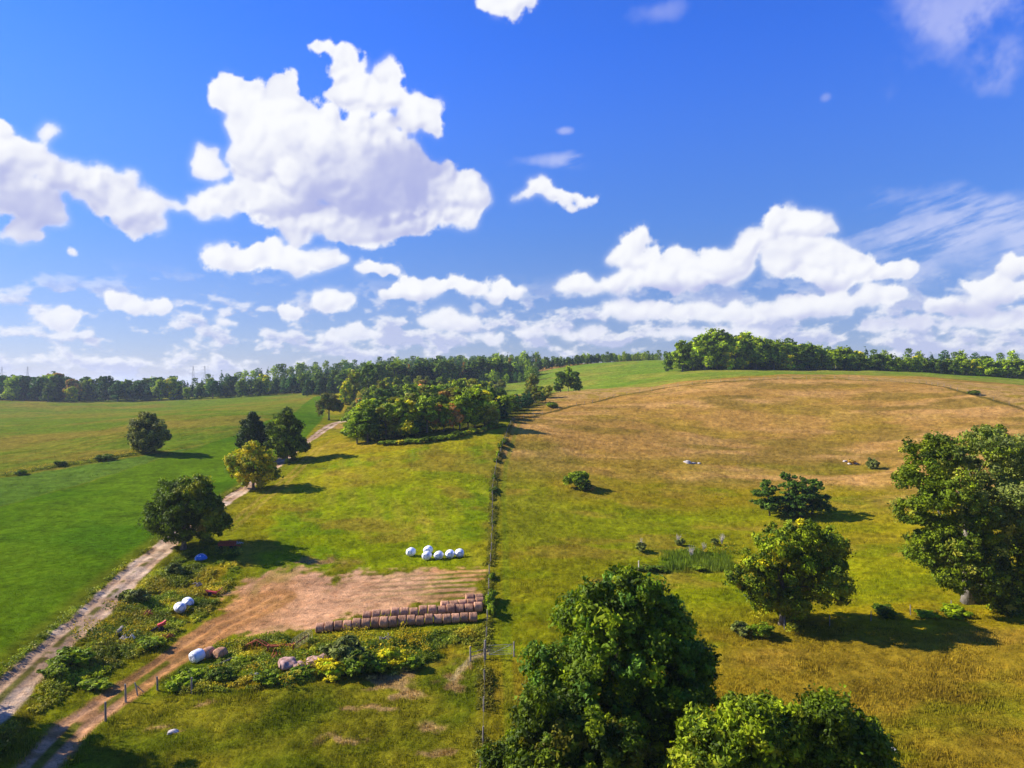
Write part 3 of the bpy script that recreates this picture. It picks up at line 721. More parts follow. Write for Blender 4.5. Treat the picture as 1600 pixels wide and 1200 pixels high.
def hero_tree(name, base, d, lobes_px, label, cols, seed, nclump, per, clump_r, leaf, r0=.35, depth=1.0, gap=0, mat=None,
              extra=None, top=.62, nl=7, group=None, depthscale=.55):
    """lobes_px: photo x, y, radius; crown lobes stand round the trunk with matching depth"""
    g = random.Random(seed); bx, by = pd(base[0], d); bz = gz(bx, by)
    s = d/F; xs = [q[0] for q in lobes_px]; ctr = (min(xs)+max(xs))/2
    half = max(abs(q[0]-ctr)+q[2] for q in lobes_px)*s
    lobes = []
    for i, q in enumerate(lobes_px):
        X = (q[0]-800)*s-bx; Z = CAMZ-(q[1]-600)*s-bz; r_ = q[2]*s
        room = math.sqrt(max(0.0, 1-((q[0]-ctr)*s/half)**2))*half*depthscale
        Yo = g.uniform(-.25, .25)*room
        # keep lined up from the viewpoint when pushed in depth
        for yy in ((Yo,) if room < r_*.6 else (Yo-room*.55, Yo+room*.55)):
            k = (d+yy)/d; lobes.append((bx*k+X*k-bx, yy, (CAMZ-(q[1]-600)*s*k)-bz, r_, r_*depth, r_*.92))
    root = empty(name, (bx, by, bz))
    h = max(q[2]+q[5] for q in lobes)
    V, Fc, cc = crown(lobes, nclump, per, clump_r, leaf, cols, seed, gap=gap)
    if extra:   # coloured patches: photo x, y, radius, colour, amount
        sx_ = 800+(V[:, 0]+bx)/(V[:, 1]+by)*F; sy_ = 600-(V[:, 2]+bz-CAMZ)/(V[:, 1]+by)*F
        for (px, py, pr, pc, am) in extra:
            X = (px-800)*s-bx; Z = CAMZ-(py-600)*s-bz
            e = np.hypot(V[:, 0]-X, V[:, 2]-Z)/(pr*s)+np.maximum(V[:, 1], 0)/half*.8
            t = (1-sst(e, .5, 1.3))*am*sst(fbm(V[:, 0]+V[:, 1]*.6+9, V[:, 2]+V[:, 1]*.4+9, .9, 2, seed), .3, .5)
            t = np.repeat(t.reshape(-1, 4)[:, :1], 4, 1).ravel()
            cc = mixc(cc, pc*1.5, t)
    link('crown', npmesh('crown', V, Fc, M_LEAF, cc, smooth=False), root)
    link('trunk', trunk_mesh(h, r0, lobes, seed, mat=mat, top=top, nl=nl), root)
    tag(root, label, 'tree', group)
    return root

hero_tree('maple_tree', (965, 1205), 55, [(968,940,46),(1030,985,50),(915,985,46),(965,1010,75),(870,1050,48),(940,1090,85),(1050,1060,62),(860,1110,50),(1070,1110,50),(1000,1130,80),(1085,1040,26),(1010,935,30),(930,945,28)],
  'tallest dark green maple in the foreground, its rounded top pointing up the fence line', [(G_DK, 3), (G_MD, 4), (C(70, 104, 44), 2), (G_LT, 1)], 11, 1700, 75, .72, .17, r0=.45, gap=.30)
hero_tree('maple_tree', (880, 1290), 47, [(880,1150,52),(830,1160,40),(800,1200,42),(930,1170,60),(870,1210,70),(960,1230,70),(845,1115,32)],
  'dark leafy crown at the bottom edge, left of the tallest foreground maple', [(G_DK, 3), (G_MD, 4), (G_OL, 1), (G_LT, 1)], 12, 900, 75, .65, .15, r0=.35)
hero_tree('maple_tree', (1150, 1330), 44, [(1160,1140,46),(1110,1165,48),(1205,1140,45),(1160,1200,70),(1090,1220,52),(1215,1205,45),(1175,1118,24)],
  'paler yellow-green crown low in the foreground, between the tallest maple and a dark rounded one', [(G_MD, 3), (G_LT, 3), (C(126, 140, 44), 2), (G_DK, 2)], 13, 900, 75, .62, .14, r0=.3)
hero_tree('maple_tree', (1300, 1330), 45, [(1290,1130,42),(1335,1160,42),(1250,1145,38),(1300,1195,70),(1355,1205,40),(1230,1210,50),(1275,1112,18)],
  'rightmost dark green crown in the bottom foreground, beside the bare brown pasture', [(G_DK, 4), (G_MD, 4), (G_LT, 1)], 14, 900, 75, .62, .14, r0=.3)
hero_tree('maple_tree', (1222, 978), 89, [(1235,848,36),(1195,868,36),(1285,855,32),(1172,905,30),(1225,900,52),(1285,905,38),(1305,930,18),(1235,948,28),(1190,935,24),(1275,940,26),(1260,830,18)],
  'round medium maple casting a long black shadow over the brown pasture', [(G_MD, 3), (G_LT, 4), (G_DK, 2), (G_YL, 1)], 15, 900, 70, .75, .18, r0=.38, gap=.36,
  extra=[(1215,955,32,G_YL,.8),(1300,870,40,G_YL,.5),(1270,930,40,G_YL,.4)])
hero_tree('maple_tree', (1512, 945), 97, [(1450,728,38),(1418,745,18),(1425,800,25),(1440,855,26),(1480,880,34),(1470,700,22),(1540,715,44),(1590,715,42),(1500,770,45),(1560,790,55),(1620,780,60),(1510,835,38),(1565,870,46),(1625,870,52),(1590,930,34),(1550,690,24),(1540,925,22),(1655,830,60),(1650,730,45),(1450,780,22),(1500,905,22),(1545,905,34),(1475,830,30),(1580,940,26),(1530,870,40)],
  'largest pasture maple at the right edge, broad crown over a thick pale trunk', [(G_MD, 4), (G_LT, 4), (G_DK, 2), (C(150, 158, 80), 1)], 16, 3000, 62, .85, .19, r0=.70, gap=.31, mat=M_BARKPALE, nl=16, top=.6,
  extra=[(1560,720,110,C(160, 168, 90),.6),(1440,800,60,G_LT,.4)])
hero_tree('maple_tree', (287, 858), 117, [(292,785,34),(260,800,28),(320,800,32),(345,815,14),(310,765,22),(272,772,24),(285,822,30),(245,818,18),(330,828,20),(238,800,12),(285,757,14)],
  'dark round maple with yellow top leaves, nearest of the gravel lane trees', [(G_DK, 5), (G_MD, 2)], 17, 700, 60, .8, .21, r0=.42, gap=.3,
  extra=[(312,752,18,G_YL,.9),(345,800,12,G_YL,.6),(330,815,10,C(170, 130, 50),.5)])
hero_tree('maple_tree', (396, 768), 164, [(393,708,18),(375,722,18),(412,722,20),(395,732,24),(425,742,12),(366,735,12),(380,748,12),(410,746,12),(360,718,8)],
  'small yellow-green maple beside the lane, in front of the two taller dark trees', [(C(172, 166, 30), 4), (G_YL, 3), (G_LT, 2), (G_MD, 1)], 18, 420, 50, .75, .24, r0=.35, gap=.36, nl=6)
hero_tree('maple_tree', (448, 724), 198, [(446,652,14),(455,665,18),(440,672,18),(462,690,18),(445,695,22),(474,697,11),(428,690,14),(450,710,12),(425,668,12)],
  'tall dark maple, right one of the pair behind the yellow-green lane maple', [(G_DK, 4), (G_MD, 3), (G_LT, 1)], 19, 480, 50, .95, .28, r0=.45, gap=.3)
hero_tree('spruce_tree', (398, 735), 202, [(396,650,9),(392,668,15),(402,672,15),(385,682,14),(410,688,16),(392,700,18),(405,708,16),(376,692,8)],
  'dark pointed evergreen-looking tree, left one of the pair behind the yellow-green maple', [(C(40, 66, 24), 5), (C(56, 80, 30), 2)], 20, 420, 50, .95, .28, r0=.4)
hero_tree('ash_tree', (514, 657), 322, [(510,622,9),(521,625,10),(504,632,9),(528,635,8),(515,633,10),(500,642,5)],
  'lone round roadside tree with a bare stem where the lane turns into the woods', [(G_OL, 4), (G_MD, 2), (G_GY, 1)], 21, 300, 40, 1.0, .36, r0=.4, gap=.34, top=.55)
hero_tree('willow_tree', (230, 709), 214, [(232,658,13),(217,664,12),(247,668,12),(258,680,8),(210,682,10),(228,682,16),(245,690,10),(214,696,9),(232,698,10),(205,672,6),(225,652,7)],
  'silvery grey-green willow alone on the weedy strip between the two crop fields', [(C(128, 136, 96), 3), (C(92, 104, 64), 3), (C(62, 76, 36), 2)], 22, 520, 50, .9, .26, r0=.5)

# pines on the slope: layered flat sprays
def pine(base, d, hpx, wpx, seed, label, lean=0, cols=None, group=None, first=.12):
    g = random.Random(seed); bx, by = pd(base[0], d); bz = gz(bx, by); s = d/F; h = hpx*s; w = wpx*s/2
    lobes = []; mb = MB(); stem = [(lean*h*t, 0, -.2+(h*.97+.2)*t) for t in (0, .25, .5, .75, 1)]
    mb.tube(stem, [.22, .18, .14, .09, .03], 7)
    for i in range(17):
        t = first+(1-first)*(i/16)**.9; a = g.uniform(0, 6.28); L = w*(1.05-.72*((t-first)/(1-first))**1.6)*g.uniform(.6, 1.1)
        x = math.cos(a)*L*.62+lean*h*t; y = math.sin(a)*L*.62; z = h*t+g.uniform(-.1, .2)
        lobes.append((x, y, z, L*.55+.3, L*.55+.3, .42)); mb.tube([(lean*h*t, 0, z-.25), (x*.6, y*.6, z-.12), (x*1.2, y*1.2, z)], [.06, .045, .015], 5)
    lobes.append((lean*h, 0, h*.96, .45, .45, .4))
    root = empty('pine_tree', (bx, by, bz))
    V, Fc, cc = crown(lobes, 330, 42, .45, .17, cols or [(C(58, 90, 38), 4), (C(84, 112, 44), 3)], seed, inner=.4, squash=.55, knobs=False)
    link('crown', npmesh('crown', V, Fc, M_LEAF, cc, smooth=False), root); link('trunk', mb.mesh('trunk', M_BARK, True), root)
    tag(root, label, 'tree', group); return root
GP = 'pines standing together on the hay slope'
pine((1203, 807), 150, 52, 56, 31, 'leftmost small pine of the slope cluster, thin and leaning left', lean=-.10, group=GP, first=.2)
pine((1232, 804), 151, 62, 58, 32, 'middle pine of the slope cluster, with the highest top', lean=.0, group=GP)
pine((1252, 807), 149, 60, 60, 33, 'second pine from the right in the slope cluster', lean=.05, group=GP)
pine((1268, 806), 152, 52, 56, 34, 'rightmost pine of the slope cluster, spreading over its shadow', lean=.10, group=GP)

# off-frame maple whose shadow falls on the track at the lower left
o = hero_tree('maple_tree', (-290, 1180), 58.5, [(-290,900,110),(-340,980,110),(-230,980,100),(-290,1020,130),(-285,830,60)],
  'large maple just outside the left edge that shades the start of the track', [(G_DK, 3), (G_MD, 3)], 35, 500, 60, 1.1, .25, r0=.5)

# ---------------------------------------------------------------- prototype trees for woods (one mesh each, bark + leaves)
def proto(kind, seed, cols, H=14.0, W=9.0, leafsize=.40, nclump=200, per=26):
    g = random.Random(seed); lobes = []; mb = MB()
    if kind == 'broad':
        for i in range(11):
            t = g.random(); z = H*(.10+.78*t); a = g.uniform(0, 6.28); rr = W/2*(math.sin(math.pi*min(1, .25+.72*t))**.7)*.55
            r_ = W*g.uniform(.16, .25); lobes.append((math.cos(a)*rr, math.sin(a)*rr, z, r_, r_, r_*.95))
        lobes.append((0, 0, H*.52, W*.36, W*.36, H*.34)); lobes.append((g.uniform(-.6, .6), g.uniform(-.6, .6), H*.88, W*.2, W*.2, H*.11))
        V, Fc, cc = crown(lobes, nclump, per, W*.105, leafsize, cols, seed)
    elif kind == 'cone':
        for i in range(16):
            t = i/15; r_ = W/2*(1-t)**.8*.62+.25
            for k in range(3 if t < .7 else 1):
                a = g.uniform(0, 6.28); q = W/2*(1-t)**.85*.45*(t < .95)
                lobes.append((math.cos(a)*q, math.sin(a)*q, H*(.10+.88*t), r_*.75, r_*.75, H*.035))
        V, Fc, cc = crown(lobes, nclump, per, W*.075, leafsize*.85, cols, seed, inner=.3, squash=.5, up=.1, knobs=False)
    elif kind == 'scrub':
        for i in range(8):
            a = g.uniform(0, 6.28); q = W*.28*g.random(); r_ = W*g.uniform(.14, .24)
            lobes.append((math.cos(a)*q, math.sin(a)*q, H*g.uniform(.22, .8), r_, r_, H*.17))
        V, Fc, cc = crown(lobes, nclump, per, W*.10, leafsize, cols, seed, inner=.3)
    cc = cc*1.55
    mb.tube([(0, 0, -.8), (.1, 0, H*.3), (0, .1, H*.6), (0, 0, H*.88)], [W*.03, W*.024, W*.016, W*.004], 6)
    for q in lobes[:6]: mb.tube([(0, 0, H*.3), (q[0]*.5, q[1]*.5, q[2]*.75), q[:3]], [W*.012, W*.009, W*.003], 4)
    tv = np.array(mb.v); tf = []
    for f in mb.f:
        if len(f) == 4: tf.append(f)
        else:
            for k in range(1, len(f)-2, 2): tf.append((f[0], f[k], f[k+1], f[k+2]))
    tf = np.array(tf)+len(V)
    Va = np.concatenate([V, tv]); Fa = np.concatenate([Fc, tf]); ca = np.concatenate([cc, np.tile([.12, .1, .08], (len(tv), 1))])
    return npmesh(kind+'_tree', Va, Fa, [M_LEAF, M_BARK], ca, smooth=False, matidx=np.concatenate([np.zeros(len(Fc)), np.ones(len(tf))]))
PR = {
 'dk': [proto('broad', 50+i, [(G_DK, 3), (G_MD, 2), (C(56, 84, 40), 2)], 14, 9) for i in range(3)],
 'md': [proto('broad', 60+i, [(G_MD, 3), (G_LT, 2), (G_DK, 1)], 14, 9.5) for i in range(3)],
 'yl': [proto('broad', 70, [(G_LT, 3), (G_YL, 2), (G_MD, 2)], 12, 8)],
 'gy': [proto('broad', 75+i, [(G_GY, 2), (G_OL, 3), (G_MD, 2)], 12, 9) for i in range(2)],
 'pk': [proto('broad', 80, [(G_PK, 3), (G_OL, 3), (G_BR, 1)], 11, 7)],
 'rd': [proto('broad', 81, [(G_RD, 1), (G_OL, 3), (G_PK, 2)], 9, 6)],
 'bl': [proto('broad', 85, [(G_BL, 3), (C(44, 72, 40), 3)], 13, 8)],
 'cn': [proto('cone', 90+i, [(C(36, 64, 40), 3), (C(52, 80, 44), 2)], 15, 6.5) for i in range(3)],
 'pn': [proto('cone', 95, [(C(44, 78, 62), 3), (C(58, 92, 70), 2)], 11, 6.5)],
 'br': [proto('cone', 97, [(C(112, 92, 62), 2), (C(74, 88, 44), 2)], 13, 5.5)],
 'sc': [proto('scrub', 98+i, [(G_MD, 3), (G_LT, 2), (G_OL, 2)], 3, 3.6, .22, 90, 24) for i in range(2)],
}
HH = {'dk': 14, 'md': 14, 'yl': 12, 'gy': 12, 'pk': 11, 'rd': 9, 'bl': 13, 'cn': 15, 'pn': 11, 'br': 13, 'sc': 3}
NAMEK = {'dk': 'broadleaf_tree', 'md': 'broadleaf_tree', 'yl': 'broadleaf_tree', 'gy': 'willow_tree', 'pk': 'broadleaf_tree', 'rd': 'broadleaf_tree', 'bl': 'broadleaf_tree', 'cn': 'conifer_tree', 'pn': 'pine_tree', 'br': 'conifer_tree', 'sc': 'shrub'}
WORD = {'dk': 'dark green leafy tree', 'md': 'mid green leafy tree', 'yl': 'light yellow-green leafy tree', 'gy': 'grey-olive willow-like tree', 'pk': 'pinkish brown thinning tree',
        'rd': 'small orange-tinged tree', 'bl': 'blue-green leafy tree', 'cn': 'dark pointed conifer', 'pn': 'blue-green young pine', 'br': 'brownish thin conifer', 'sc': 'low leafy shrub'}
NT = [0]
def plant(k, x, y, h, label, group, wide=1.0, sink=0.0):
    me = random.choice(PR[k]); s = h/HH[k]; NT[0] += 1
    o = link(NAMEK[k], me, None, (x, y, gz(x, y)-sink), random.uniform(0, 6.28)); o.scale = (s*wide, s*wide, s)
    return tag(o, label, 'tree' if k != 'sc' else 'shrub', group)
def ptop(x_, tops): return float(np.interp(x_, [t[0] for t in tops], [t[1] for t in tops]))
def wood(rows, tops, kinds, where, group, hmin, hmax, var=6, wide=1.0, stuff_rows=()):
    """rows: (x0, x1, d0, d1, step px). Tree height follows the skyline 'tops'."""
    for ri, (x0, x1, d0, d1, step) in enumerate(rows):
        px = x0
        while px < x1:
            t = (px-x0)/max(1, (x1-x0)); d = d0+(d1-d0)*t+random.uniform(-1, 1)*d0*.012
            X, Y = pd(px, d); g = gz(X, Y)
            top = CAMZ-(ptop(px, tops)+random.uniform(-1, 1)*var*.5+(var*.5 if ri else 0)-600)/F*d
            h = min(max(top-g, hmin), hmax*random.uniform(.9, 1.1))
            k = random.choices([q[0] for q in kinds], [q[1] for q in kinds])[0]
            plant(k, X, Y, h, f'{WORD[k]} {where}', group, wide*1.28*random.uniform(.85, 1.15))
            px += step*random.uniform(.75, 1.25)

TL = [(-60,583),(60,583),(85,579),(130,586),(180,587),(210,595),(240,589),(300,598),(330,588),(370,590),(440,584),(500,580)]
wood([(-30, 480, 628, 585, 17), (-34, 480, 650, 610, 14), (-28, 482, 612, 575, 24)], TL, [('dk', 3), ('bl', 4), ('md', 2.4), ('cn', 2), ('pn', 3), ('yl', .5), ('pk', .3)],
     'in the far tree line behind the left field', 'far tree line behind the left field', 10, 24, 11)
TM = [(480,578),(560,572),(600,566),(680,562),(760,562),(800,562),(835,575),(845,580)]
wood([(590, 836, 500, 560, 8.5), (486, 835, 545, 600, 11), (480, 700, 520, 520, 17)], TM, [('cn', 5), ('dk', 2), ('br', .6), ('md', .8)],
     'in the dark plantation at the foot of the far hill', 'trees of the far hill plantation', 11, 23, 11)
TR = [(1060,530),(1090,524),(1130,520),(1180,526),(1230,532),(1270,538),(1300,545),(1330,543),(1360,548),(1400,553),(1450,555),(1500,553),(1540,552),(1600,562),(1660,565)]
wood([(1066, 1330, 452, 452, 16), (1330, 1640, 446, 436, 15), (1068, 1340, 478, 478, 18), (1340, 1630, 470, 470, 22), (1100, 1300, 505, 505, 22)], TR,
     [('md', 4), ('dk', 4), ('yl', 1), ('gy', .6), ('cn', .5)], 'in the wood on the right-hand ridge', 'trees of the wood on the right-hand ridge', 9, 26, 14, wide=1.1)
wood([(838, 1030, 640, 735, 6.5)], [(838,559),(900,556),(1030,553)], [('dk', 3), ('br', 2), ('cn', 3), ('md', 1)], 'in the thin row along the far green hilltop', 'thin tree row on the far green hilltop', 8, 12, 3)
X, Y = pd(1045, 470); plant('dk', X, Y, 12.5, 'single round dark tree standing just left of the wood on the ridge', None, 1.0)
# mixed woods in the middle
TW = [(545,645),(556,622),(580,612),(610,606),(650,602),(700,600),(745,598),(775,612),(800,622),(830,624),(855,618)]
kw = [('md', 4), ('gy', 4), ('dk', 1.6), ('yl', 2.4), ('cn', .8), ('pn', .8), ('pk', .5), ('rd', .4)]
wood([(558, 778, 211, 223, 13)], [(556,638),(580,632),(640,630),(700,622),(745,622),(775,632)], kw, 'at the front of the mixed wood', 'trees of the mixed wood beyond the meadow', 4, 12.5, 26)
wood([(556, 790, 236, 245, 17), (566, 800, 262, 275, 18)], [(556,630),(580,622),(640,618),(700,612),(745,610),(790,632)], kw, 'midway into the mixed wood', 'trees of the mixed wood beyond the meadow', 6, 15, 14)
wood([(548, 790, 300, 310, 17), (560, 770, 345, 350, 20)], TW, kw, 'at the back of the mixed wood', 'trees of the mixed wood beyond the meadow', 7, 17, 8)
wood([(572, 780, 385, 400, 15), (585, 790, 450, 455, 17)], [(570,608),(600,600),(700,592),(745,592),(790,602)], kw, 'in the hollow behind the mixed wood', 'trees in the hollow before the plantation', 7, 18, 10)
wood([(772, 862, 236, 316, 9.5), (775, 858, 262, 335, 11)], [(770,626),(800,614),(858,606)], [('pn', 2), ('gy', 2), ('md', 2), ('cn', 1)], 'at the tapering end of the mixed wood', 'trees at the tapering end of the wood', 4.5, 10.5, 10)
X, Y = pd(768, 262); plant('cn', X, Y, 12.5, 'tallest pointed conifer at the right end of the mixed wood', None, 1.25)
for px, py, d, h, k, lb, wd in ((832, 0, 352, 11, 'gy', 'open grey-green tree standing above the wood tip on the pink hay edge', 1.0), (876, 0, 362, 10.5, 'dk', 'dark round tree, left of the pair on the pink hay edge', 1.2),
                         (897, 0, 362, 10.0, 'dk', 'dark round tree, right of the pair on the pink hay edge', 1.3), (888, 0, 366, 12.5, 'md', 'taller narrow tree rising between the dark pair on the pink hay edge', .8),
                         (553, 0, 400, 17, 'gy', 'broad pale olive tree behind the bend of the lane', 1.0), (540, 0, 380, 13, 'yl', 'yellowish tree just left of the broad olive one behind the lane bend', .9),
                         (563, 0, 330, 9, 'pk', 'dusty pink bare-looking tree behind the lane bend', 1.2), (575, 0, 440, 17, 'dk', 'dark bushy tree behind the lane bend, next to the plantation', 1.1),
                         (75, 0, 585, 17, 'dk', 'rounded dark tree standing forward of the far tree line', 1.2), (112, 0, 585, 13, 'yl', 'yellow-green tree standing forward of the far tree line', 1.2)):
    X, Y = pd(px, d); plant(k, X, Y, h, lb, None, wd)

# distant wooded hill: one mass
def far_forest():
    lob = []
    src = PR['cn'][0], PR['dk'][0], PR['bl'][0], PR['md'][0]
    data = []
    for me in src:
        nv_ = len(me.vertices); v = np.empty(nv_*3, np.float32); me.vertices.foreach_get('co', v); v = v.reshape(-1, 3)
        c = np.empty(nv_*4, np.float32); me.color_attributes['tint'].data.foreach_get('color', c); c = c.reshape(-1, 4)[:, :3]
        nq = len(me.loops); li = np.empty(nq, np.int32); me.loops.foreach_get('vertex_index', li); li = li.reshape(-1, 4)
        cut = (li.max(1) < (nv_//4)*4) & (np.arange(len(li)) % 5 == 0); li = li[cut]
        used, inv = np.unique(li, return_inverse=True)
        vv = v[used]; q = vv.reshape(-1, 4, 3) if len(vv) % 4 == 0 else None
        if q is not None: cq = q.mean(1, keepdims=True); vv = (cq+(q-cq)*2.1).reshape(-1, 3)
        data.append((vv, inv.reshape(-1, 4), c[used]))
    Vs = []; Fs = []; Cs = []; o_ = 0; g = np.random.default_rng(5)
    def put(px, d, h):
        nonlocal o_
        X, Y = pd(px, d); z = gz(X, Y); v, f, c = data[g.integers(len(data))]; s = h/14; a = g.uniform(0, 6.28)
        w = v*s; w = np.stack([w[:, 0]*np.cos(a)-w[:, 1]*np.sin(a)+X, w[:, 0]*np.sin(a)+w[:, 1]*np.cos(a)+Y, w[:, 2]+z], 1)
        Vs.append(w); Fs.append(f+o_); Cs.append(c*g.uniform(.8, 1.2)); o_ += len(w)
    for d, x0, x1, st_, hh in ((700, 470, 840, 8, 15), (760, 440, 840, 8, 14), (1020, 590, 830, 6, 13), (960, 560, 830, 7, 12), (900, 590, 830, 8, 12), (1080, 620, 830, 6, 12), (980, 420, 600, 6, 11), (900, 440, 520, 7, 11),
                               (720, -60, 480, 10, 17), (640, -60, 490, 6, 9), (622, -60, 300, 7, 7), (598, 300, 490, 6, 7), (552, 480, 600, 6, 9), (530, 590, 840, 6, 10), (600, 560, 840, 6, 13), (466, 1066, 1330, 8, 9), (452, 1320, 1660, 7, 8), (690, 838, 1034, 4, 8), (740, 900, 1034, 4, 8), (560, 1080, 1330, 14, 17), (540, 1300, 1660, 16, 14), (680, 840, 1040, 8, 9)):
        px = x0
        while px < x1:
            put(px, d*g.uniform(.985, 1.015), hh*g.uniform(.75, 1.2)); px += st_*g.uniform(.6, 1.4)
    me = npmesh('forest', np.concatenate(Vs), np.concatenate(Fs), M_LEAF, np.concatenate(Cs), smooth=False)
    tag(link('forest', me), 'distant wooded hill and deep rows of forest behind the nearer trees', 'forest', kind='stuff')
far_forest()

# ---------------------------------------------------------------- shrubs as things
def shrub_mesh(seed, W, H, cols, leaf=.14, nclump=60, per=30, gap=0):
    g = random.Random(seed); lobes = []
    for i in range(9):
        a = g.uniform(0, 6.28); q = W*.30*g.random()**.6; r_ = W*g.uniform(.14, .22)
        lobes.append((math.cos(a)*q, math.sin(a)*q, H*g.uniform(.22, .55)+H*.25*(1-q/W*3), r_, r_, H*.2))
    lobes.append((0, 0, H*.4, W*.3, W*.3, H*.34))
    V, Fc, cc = crown(lobes, 90, per, W*.085, leaf*.9, cols, seed, inner=.2, gap=gap); cc = cc*1.3
    return npmesh('shrub', V, Fc, M_LEAF, cc, smooth=False)
DRY = [(C(176, 150, 96), 3), (C(140, 130, 60), 2)]
KIND = {'dark': [(G_DK, 2), (G_MD, 3), (G_OL, 1)], 'green': [(G_MD, 3), (G_LT, 3)], 'yellow': [(G_YL, 3), (G_LT, 2)], 'grey': [(C(96, 108, 76), 3), (C(70, 84, 52), 2)], 'dry': DRY}
SH = {k: [shrub_mesh(200+i+7*j, 2.4, 1.9, v) for i in range(2)] for j, (k, v) in enumerate(KIND.items())}
def shrub(px, py, w, h, k, label, group=None, name='shrub'):
    X, Y = at(px, py); o = link(name, random.choice(SH[k]), None, (X, Y, gz(X, Y)-.1), random.uniform(0, 6.28)); o.scale = (w/2.4*1.2, w/2.4*1.2, h/1.9*1.15)
    return tag(o, label, 'shrub', group)
shrub(900, 762, 5.2, 4.4, 'green', 'leaning green bush alone on the hay slope, left of a small brush pile')
shrub(908, 766, 4.0, 3.0, 'dark', 'darker half of the lone bush on the hay slope, low on its shaded side')  # dark leaf palette colours in the shaded half of the same bush
shrub(920, 766, 3.0, 1.5, 'dry', 'low brown brush pile at the right foot of the lone slope bush')
shrub(1362, 733, 3.4, 3.2, 'grey', 'small grey-green bush by the stones high on the hay slope, casting a thin shadow')
shrub(1330, 724, 2.4, 1.2, 'dry', 'dry low bush among the pale stones high on the slope')
shrub(110, 1040, 4.2, 2.0, 'green', 'large green shrub between the gravel lane and the dirt track')
shrub(85, 1058, 3.0, 1.5, 'green', 'smaller green shrub on the lane side of the large green shrub')
shrub(213, 940, 4.0, 2.0, 'grey', 'grey-green shrub in the weeds beside the gravel lane, left of the two white bales')
shrub(275, 898, 3.2, 1.8, 'grey', 'grey-green shrub in the weeds below the nearest lane maple')
shrub(235, 1012, 3.0, 1.3, 'green', 'low green shrub by the dirt track edge, below the red machine scraps')
shrub(150, 1075, 2.6, 1.0, 'green', 'low green shrub on the upper bank of the dirt track, near the fence corner')
shrub(535, 1042, 5.2, 2.8, 'grey', 'twiggy grey shrub right of the slumped bales')
shrub(560, 1052, 4.4, 2.4, 'dark', 'dark green shrub right beside the twiggy grey one')
shrub(515, 1056, 3.6, 1.8, 'yellow', 'yellow-green shrub in front of the twiggy grey one')
shrub(618, 1042, 4.2, 2.0, 'yellow', 'yellow-green shrub above the bare soil patch')
shrub(590, 1050, 3.0, 1.6, 'green', 'green shrub between the dark shrub and the bare soil patch')
shrub(640, 1046, 2.8, 1.5, 'dark', 'dark low shrub at the right end of the weed bank')
shrub(345, 1064, 3.0, 1.5, 'dark', 'dark low shrub on the weed bank below the log')
shrub(290, 1072, 3.2, 1.5, 'green', 'green shrub on the weed bank right of the corner posts')
shrub(420, 1068, 3.0, 1.4, 'green', 'green shrub on the weed bank below the slumped bales')
shrub(470, 1060, 3.0, 1.2, 'dark', 'dark shrub on the weed bank just under the slumped bales')
shrub(92, 745-16, 3.2, 1.8, 'dark', 'dark shrub on the weedy strip left of the lone willow')
shrub(165, 719, 5.0, 2.0, 'dark', 'pair-like dark shrub on the weedy strip nearest the willow')
shrub(34, 742, 3.0, 1.6, 'dark', 'dark shrub on the weedy strip by the left edge')
shrub(1003, 862, 2.4, 1.6, 'grey', 'dead-topped grey shrub left of the reed bed')
shrub(1118, 852, 1.8, 1.5, 'grey', 'dead-topped shrub behind the right half of the reed bed')
shrub(1062, 852, 1.8, 1.4, 'grey', 'small dry shrub behind the middle of the reed bed')
shrub(862, 637, 5, 2.4, 'green', 'bright shrub on the fence line where the ridge fence starts')
shrub(1522, 617, 5, 2.0, 'dark', 'dark shrub on the ridge fence near the right edge')
shrub(1158, 992, 2.6, 1.6, 'grey', 'pale bush at the two whitish posts left of the round maple')
shrub(1190, 996, 3.4, 1.8, 'dark', 'dark bush between the whitish posts and the round maple')
shrub(1448, 965, 3.0, 1.1, 'green', 'low green bush on the old fence line, right of the black shadow')
shrub(1492, 962, 4.0, 1.3, 'green', 'low green bush on the old fence line below the largest maple')
shrub(1380, 962, 3.4, 1.6, 'dark', 'dark bush on the old fence line at the top edge of the black shadow')
shrub(1010, 893, 3.6, 1.1, 'dark', 'dark low hump of weeds right of the lone post')
shrub(1030, 893, 3.0, 1.0, 'dark', 'second dark low hump of weeds right of the lone post')
shrub(1088, 890, 3.0, 1.0, 'green', 'low green clump in front of the reed bed')
GFS = 'leafy growth along the long wire fence'
